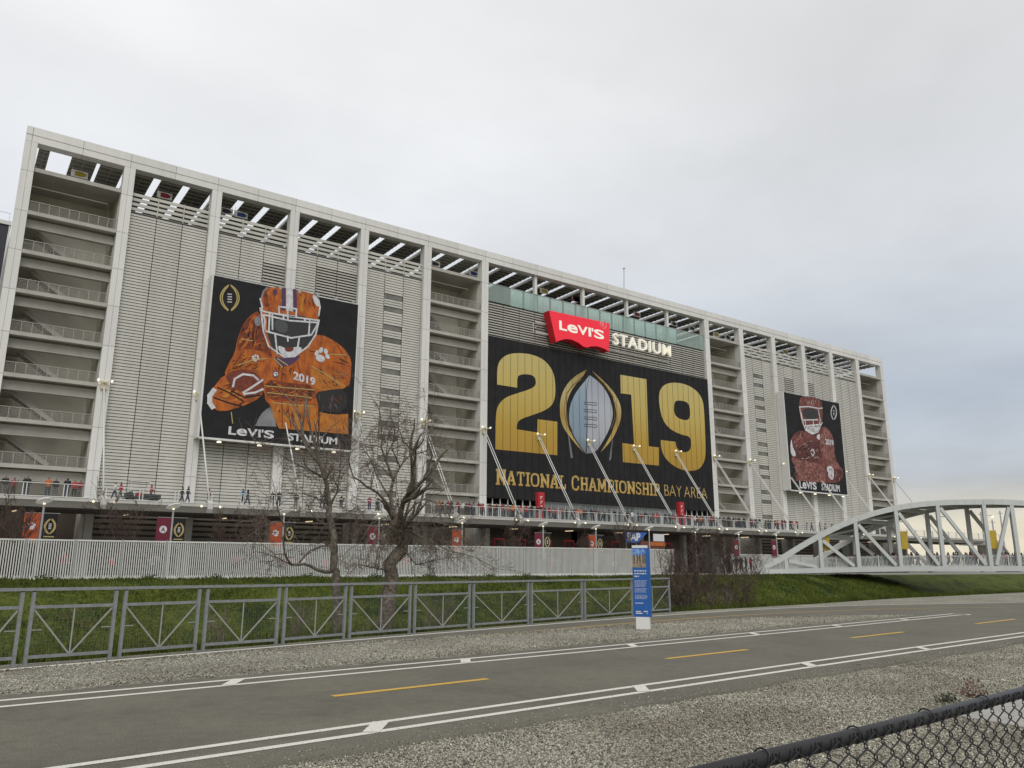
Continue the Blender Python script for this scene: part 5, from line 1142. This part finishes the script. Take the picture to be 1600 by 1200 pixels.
for pts, lean, r in [([(616, 815), (605, 787), (590, 770), (572, 760), (552, 745), (545, 720), (550, 703)], -1.2, .11), ([(615, 805), (610, 775), (615, 750), (607, 730), (600, 710), (597, 690), (595, 655), (586, 628)], .4, .13), ([(615, 750), (625, 730), (640, 712), (660, 707), (677, 697)], 1.2, .075),
                     ([(632, 830), (633, 810), (642, 775), (650, 752), (650, 730), (645, 705), (660, 685), (666, 652)], 1.0, .10), ([(633, 805), (647, 790), (662, 780), (687, 785), (705, 812)], -1.5, .06), ([(622, 834), (640, 828), (660, 840), (700, 860), (745, 872), (770, 886)], -2.0, .055), ([(628, 855), (650, 882), (680, 875), (717, 871)], -1.2, .05),
                     ([(612, 893), (585, 887), (560, 882), (545, 897)], -.8, .05), ([(587, 887), (590, 860), (602, 842), (612, 828)], .6, .05), ([(610, 780), (590, 745), (578, 715), (560, 690)], 1.6, .06), ([(645, 705), (630, 690), (622, 665)], -1, .04), ([(625, 730), (612, 700), (617, 670), (610, 645)], -1, .045)]:
    T.limb(f(pts, lean=lean), r*.66, .011, 9, 3, 1.5, .62, .02)
for k in range(16):                                          # drooping water shoots round the fork
    x_ = T.r.uniform(600, 690); y_ = T.r.uniform(800, 845); sd_ = T.r.choice((-1, 1, 1)); T.limb(f([(x_, y_), (x_+sd_*T.r.uniform(10, 25), y_+T.r.uniform(-12, 10)), (x_+sd_*T.r.uniform(25, 60), y_+T.r.uniform(15, 50))], lean=T.r.uniform(-2, 1.5)), .022, .007, 6, 2, 1.1, .6, -.12)
T.finish('bare_tree', 'big gnarled leafless tree with a thick leaning trunk behind the railing', base)
f = TP(-59.6, 2); T = Tree(23); base = atY(526, 990, -59.6); base.z = bank(base.x, base.y)-.1
T.limb([base]+f([(527, 965), (527, 940), (525, 907), (521, 888), (522, 862), (522, 837), (516, 812), (515, 792)]), .185, .11, 3, 2)
for pts, lean, r in [([(515, 792), (507, 770), (510, 748), (495, 740), (477, 727), (470, 703)], -.8, .09), ([(510, 748), (517, 730), (525, 715), (536, 704)], .8, .06), ([(517, 785), (530, 765), (522, 750), (517, 730), (508, 712)], 1.0, .06), ([(495, 740), (475, 731), (455, 722), (432, 706)], -1.0, .045),
                     ([(518, 893), (495, 890), (475, 881), (455, 882), (445, 865), (442, 840), (447, 827), (437, 805), (432, 787), (427, 755)], -1.4, .10), ([(467, 880), (485, 860), (505, 853), (520, 849)], .2, .06), ([(515, 790), (495, 778), (470, 770), (445, 772)], -.8, .04), ([(516, 812), (545, 800), (560, 790)], .8, .035), ([(455, 882), (430, 870), (405, 862)], -1, .04)]:
    T.limb(f(pts, lean=lean), r*.68, .011, 9, 3, 1.5, .62, .02)
T.finish('bare_tree', 'slender leafless tree with one crooked low limb beside the big gnarled tree', base)
def bush(seed, x, y, z, h, n, name, label, group, tw=TWIGR, r0=.045, spread=.5, depth=3, minr=.0045):
    T = Tree(seed); T.minr = minr
    for i in range(n):
        a = T.r.uniform(0, 6.28); k = T.r.uniform(.15, .55)*spread*2; e_ = Vector((x+math.cos(a)*h*k*.5, y+math.sin(a)*h*k*.5, z+h*T.r.uniform(.45, .72)))
        b0 = Vector((x+math.cos(a)*.12, y+math.sin(a)*.12, z-.1)); md = b0.lerp(e_, .5)+Vector((0, 0, h*.06)); T.limb([b0, md, e_], r0*T.r.uniform(.7, 1.1), .010, 9, depth, .9, .55, .25)
    return T.finish(name, label, (x, y, z), group, tw, tw)
# small trees past the end of the railing
for i, (xp, yp, Y, h, n) in enumerate([(1080, 955, -60.5, 3.0, 5), (1125, 950, -58.5, 3.5, 6), (1048, 950, -58.0, 3.1, 4), (1150, 925, -52, 3.6, 5)]):
    p = atY(xp, yp, Y); bush(40+i, p.x, p.y, bank(p.x, p.y), h-bank(p.x, p.y), n, 'bare_sapling', 'dense leafless sapling on the creek bank past the end of the railing', 'saplings past the railing end', TWIGR, .085, .5, 3, .006)
for i, (xp, h) in enumerate([(190, 6.6), (345, 4.9), (395, 5.6), (15, 5.6), (560, 5.4), (610, 4.8), (800, 5.6), (905, 4.2), (970, 6.0), (1085, 5.4), (1125, 5.6)]):
    p = atY(xp, 880, -27.5); bush(60+i, p.x, -27.5+random.uniform(-.8, .8), GZ, h, 5, 'bare_street_tree', 'small leafless reddish tree between the picket fence and the walkway', 'small bare trees behind the picket fence', TWIGR, .06, .42, 3, .0085)
# twiggy undergrowth below the big trees
for i in range(14):
    xx = 4+i*1.7+random.uniform(-.5, .5); yy = edge(xx)+random.uniform(2.0, 4.5); bush(90+i, xx, yy, bank(xx, yy), random.uniform(1.2, 2.0), 3, 'bare_shrub', 'low twiggy leafless shrub on the creek slope behind the railing', 'twiggy shrubs behind the railing', TWIG, .018, .7, 2)
# leafy weeds: broad dark shrub at the far right bank, fence-foot weeds, reddish weed by the chain link fence
def leafy(name, label, c, rx, ry, rz, n, size, m, group=None):
    P = rng.normal(0, .45, (n, 3)); P = P/np.maximum(1, np.linalg.norm(P, axis=1))[:, None]; P[:, 2] = np.abs(P[:, 2]); P = P*[rx, ry, rz]+np.array(c)
    a = rng.normal(0, 1, (n, 3)); a /= np.linalg.norm(a, axis=1)[:, None]; b = np.cross(a, rng.normal(0, 1, (n, 3))); b /= np.linalg.norm(b, axis=1)[:, None]; s = size*rng.uniform(.5, 1.3, (n, 1))
    V = np.stack([P-a*s, P+b*s*.45, P+a*s, P-b*s*.45], 1).reshape(-1, 3); F = np.arange(4*n).reshape(-1, 4)
    t = thing(name, label, 'shrub', tuple(c), group); obj('foliage', fastmesh('foliage', V, F, m), t)
    st_ = MB()
    for i in range(5): st_.tube([(c[0], c[1], c[2]-.15), (c[0]+rng.normal(0, .3)*rx, c[1]+rng.normal(0, .3)*ry, c[2]+rz*.55)], [.012+.01*rz, .004], 4)
    part('stem', st_, TWIG, t)
DKG = mat('leaf_dark', (.030, .042, .018), .8, .4, 2); MDG = mat('leaf_mid', (.045, .085, .025), .8, .4, 3); RDL = mat('leaf_red', (.13, .06, .045), .8, .4, 6)
p = atY(1572, 912, -44); leafy('leafy_shrub', 'broad dark green shrub on the bank under the bridge', (p.x, p.y, bank(p.x, p.y)), 3.2, 2.2, 2.3, 5000, .13, DKG)
p = atY(1345, 938, -59); leafy('leafy_shrub', 'low bright leaved plant at the gravel edge by the creek', (p.x, p.y, bank(p.x, p.y)), 1.3, .6, .5, 500, .10, MDG)
for i in range(9):
    x = -1+i*5.1+random.uniform(-1.2, 1.2); leafy('fence_weed', 'small green weed clump at the foot of the picket fence', (x, -30.45, bank(x, -30.5)-.02), .7, .25, .35, 220, .07, MDG, 'weeds at the fence foot')
p = atZ(1520, 1090, 0); leafy('red_weed', 'small reddish dry weed on the gravel behind the chain link fence', (p.x, p.y, 0), .22, .18, .26, 170, .022, RDL)
p = atZ(1480, 1098, 0); leafy('green_weed', 'small green weed on the gravel behind the chain link fence', (p.x, p.y, 0), .18, .15, .12, 200, .02, DKG)

# ================================================================== PEOPLE
def person_mesh(pose):
    """one continuous skinned figure facing -y, 1.75 m tall"""
    J = {'pelvis': (0, 0, .96, .165), 'waist': (0, 0, 1.10, .165), 'chest': (0, .0, 1.30, .19), 'neck': (0, -.005, 1.47, .06), 'head': (0, -.02, 1.58, .095), 'crown': (0, -.01, 1.69, .075)}
    E_ = [('pelvis', 'waist'), ('waist', 'chest'), ('chest', 'neck'), ('neck', 'head'), ('head', 'crown')]
    st_, arm = pose
    for s, n in ((-1, 'l'), (1, 'r')):
        sw = st_*s
        J['hip'+n] = (s*.10, 0, .90, .11); J['knee'+n] = (s*.11, -sw*.16-.02, .50, .08); J['ankle'+n] = (s*.11, -sw*.34+.02, .09+.05*max(0, -sw), .045); J['toe'+n] = (s*.12, -sw*.34-.13, .04+.02*max(0, -sw), .042)
        J['sho'+n] = (s*.19, 0, 1.40, .085); J['elb'+n], J['hand'+n] = {'down': ((s*.25, sw*.10+.02, 1.13, .05), (s*.24, sw*.16-.08, .90, .04)), 'front': ((s*.26, -.04, 1.14, .05), (s*.12, -.28, 1.12, .042)), 'phone': ((s*.24, -.10, 1.20, .05), (s*.06, -.26, 1.40, .042))}[arm]
        E_ += [('pelvis', 'hip'+n), ('hip'+n, 'knee'+n), ('knee'+n, 'ankle'+n), ('ankle'+n, 'toe'+n), ('chest', 'sho'+n), ('sho'+n, 'elb'+n), ('elb'+n, 'hand'+n)]
    ks = list(J); me = bpy.data.meshes.new('p'); me.from_pydata([J[k][:3] for k in ks], [(ks.index(a), ks.index(b)) for a, b in E_], [])
    o = bpy.data.objects.new('p', me); col.objects.link(o); sk_ = o.modifiers.new('s', 'SKIN')
    if not me.skin_vertices:
        bpy.context.view_layer.objects.active = o
    for i, k in enumerate(ks): me.skin_vertices[0].data[i].radius = (J[k][3], J[k][3]*(.72 if k in ('chest', 'waist', 'pelvis') else 1)); me.skin_vertices[0].data[i].use_root = (k == 'pelvis')
    o.modifiers.new('u', 'SUBSURF').levels = 1
    dg = bpy.context.evaluated_depsgraph_get(); m2 = bpy.data.meshes.new_from_object(o.evaluated_get(dg)); bpy.data.objects.remove(o); m2.name = 'person'
    m2.materials.clear()
    for k in range(4): m2.materials.append(SKINM if k == 0 else TOPS[0] if k == 1 else PANTS[0] if k == 2 else HAIRM)
    for p in m2.polygons:
        c = p.center; p.use_smooth = True
        hand = any((c-Vector(J['hand'+n][:3])).length < .075 for n in 'lr')
        p.material_index = 3 if (c.z > 1.64 or (c.z > 1.50 and c.y > 0)) else 0 if (c.z > 1.475 or hand) else 3 if c.z < .10 else 2 if c.z < .93 and abs(c.x) < .23 else 1
    return m2
SKINM = mat('skin', (.24, .14, .10), .6); HAIRM = mat('dark_hair', (.02, .017, .015), .7)
TOPS = [mat('top_black', (.015, .015, .017), .8), mat('top_red', (.38, .02, .025), .75), mat('top_orange', (.50, .13, .03), .75), mat('top_grey', (.16, .16, .17), .8), mat('top_blue', (.02, .12, .30), .75), mat('top_white', (.62, .61, .60), .75), mat('top_crimson', (.22, .015, .03), .75), mat('top_pink', (.50, .16, .20), .75)]
TN = ['black', 'red', 'orange', 'grey', 'blue', 'white', 'crimson', 'pink']
PANTS = [mat('pants_dark', (.022, .023, .028), .85), mat('pants_jeans', (.04, .055, .09), .85), mat('pants_grey', (.13, .13, .13), .85)]
PM = [person_mesh(p) for p in ((0, 'down'), (.75, 'down'), (0, 'front'), (-.8, 'down'), (.15, 'phone'), (.3, 'front'))]
PA = ['standing', 'walking', 'hands together', 'striding', 'phone raised', 'arms bent']
def person(x, y, z, rz, top, pose, where, group, s=1.0, cap=None):
    o = obj('person', PM[pose]); o.location = (x, y, z); o.rotation_euler.z = rz; o.scale = (s, s, s)
    pi = random.randint(0, 2)
    for i, m in enumerate((None, TOPS[top], PANTS[pi], None)):
        if m: o.material_slots[i].link = 'OBJECT'; o.material_slots[i].material = m
    if cap is not None: o.material_slots[3].link = 'OBJECT'; o.material_slots[3].material = TOPS[cap]
    tag(o, 'person in %s top and %s, %s %s' % (TN[top], ('dark trousers', 'jeans', 'grey trousers')[pi], PA[pose], where), 'person', group)
wt = [0]*13+[1]*4+[2]+[3]*3+[6]*4+[5]
def deck_person(px_, y=None, top=None, pose=None, rz=None):
    yy = DY+random.uniform(.55, 1.3) if y is None else y; p = atY(px_, 790, yy)
    person(p.x, yy, DZ-.02, random.choice((R(90), R(-90), 0, R(180), R(30))) if rz is None else rz, random.choice(wt) if top is None else top, random.randint(0, 5) if pose is None else pose, 'on the elevated walkway', 'people on the elevated walkway', random.uniform(.93, 1.05))
for px_, top, pose, rz in [(3, 0, 0, 0), (17, 1, 5, R(60)), (33, 0, 5, R(60)), (38, 0, 0, 0), (71, 2, 2, 0), (83, 0, 0, 0), (101, 0, 0, R(180)), (113, 1, 2, 0), (122, 6, 5, 0), (177, 5, 3, R(-90)), (186, 1, 1, R(-90)), (234, 1, 5, R(90)), (283, 0, 1, R(90)), (292, 0, 1, R(90)), (325, 6, 1, R(90)), (378, 4, 1, R(90)), (386, 0, 3, R(90)), (425, 0, 0, 0), (435, 0, 2, 0), (462, 0, 0, 0), (503, 0, 1, 0), (509, 0, 2, 0), (533, 0, 0, R(180)), (577, 6, 2, 0), (590, 0, 1, R(90)), (621, 0, 3, R(90))]: deck_person(px_, None, top, pose, rz)
for px_ in list(np.arange(690, 860, 4.6))+list(np.arange(864, 1108, 5.2))+list(np.arange(1108, 1245, 3.8))+list(np.arange(1255, 1300, 11)):
    deck_person(px_+random.uniform(-3.5, 3.5))
for i in range(9):
    x = 175.5+i*.5; person(x, DY+random.uniform(.5, 1.5), DZ-.02, random.uniform(0, 6.28), random.choice(wt), random.randint(0, 5), 'on the walkway wing behind the bridge', 'people on the walkway wing')
for i in range(90):
    s_ = sv_[2]+.3+i*.36+random.uniform(-.3, .3); p = bp_(s_, bz(s_)-.13, random.uniform(.9, BPW-.9))
    if s_ > sv_[-1]-1: break
    person(p.x, p.y, p.z, math.atan2(Bd.y, Bd.x)+random.choice((R(90), R(-90))), random.choice(wt+[7]), random.choice((0, 1, 3, 5)), 'in the crowd crossing the footbridge', 'people on the footbridge', random.uniform(.94, 1.05))
for i in range(60):
    x = random.uniform(-2, 62); person(x, random.uniform(-28.8, -20), GZ, random.uniform(0, 6.28), random.choice(wt), random.randint(0, 5), 'on the plaza behind the picket fence', 'people on the plaza', random.uniform(.93, 1.05))
for i in range(7):
    p = atY(1128+i*7.5, 880, -27.5+random.uniform(-.8, .8)); person(p.x, p.y, .8+.35, random.uniform(0, 6.28), random.choice(wt), random.randint(0, 5), 'beside the bridge landing', 'people at the bridge landing')
# utility cart on the walkway
cp = atY(222, 780, DY+2.0); ct = thing('utility_cart', 'small white utility cart with canopy roof parked on the walkway', 'cart', (cp.x, cp.y, DZ))
cx_, cy_ = cp.x, cp.y; z = DZ
part('cart_body', MB().prism([(cx_-1.5, cy_-.6, z+.3), (cx_+1.5, cy_-.6, z+.3), (cx_+1.5, cy_-.6, z+.75), (cx_+.1, cy_-.6, z+.75), (cx_+.0, cy_-.6, z+.5), (cx_-.8, cy_-.6, z+.5), (cx_-1.0, cy_-.6, z+.95), (cx_-1.5, cy_-.6, z+.8)], (0, 1.2, 0)), mat('cart_black', (.03, .03, .03), .5), ct)
part('cart_roof', MB().box(cx_-1.3, cx_+.5, cy_-.65, cy_+.65, z+1.85, z+1.92), WHITEP, ct)
for dx in (-1.15, .35):
    for dy in (-.55, .55): part('roof_post', MB().tube([(cx_+dx, cy_+dy, z+.7), (cx_+dx, cy_+dy, z+1.85)], .025, 5), WHITEP, ct)
for dx in (-1.05, 1.05):
    for dy in (-.6, .6): part('wheel', MB().tube([(cx_+dx, cy_+dy-.09, z+.27), (cx_+dx, cy_+dy+.09, z+.27)], .27, 12), mat('tyre', (.015, .015, .015), .8), ct)
part('cart_seat', MB().box(cx_-.55, cx_+.0, cy_-.5, cy_+.5, z+.5, z+.85), mat('seat_red', (.3, .02, .02), .6), ct)
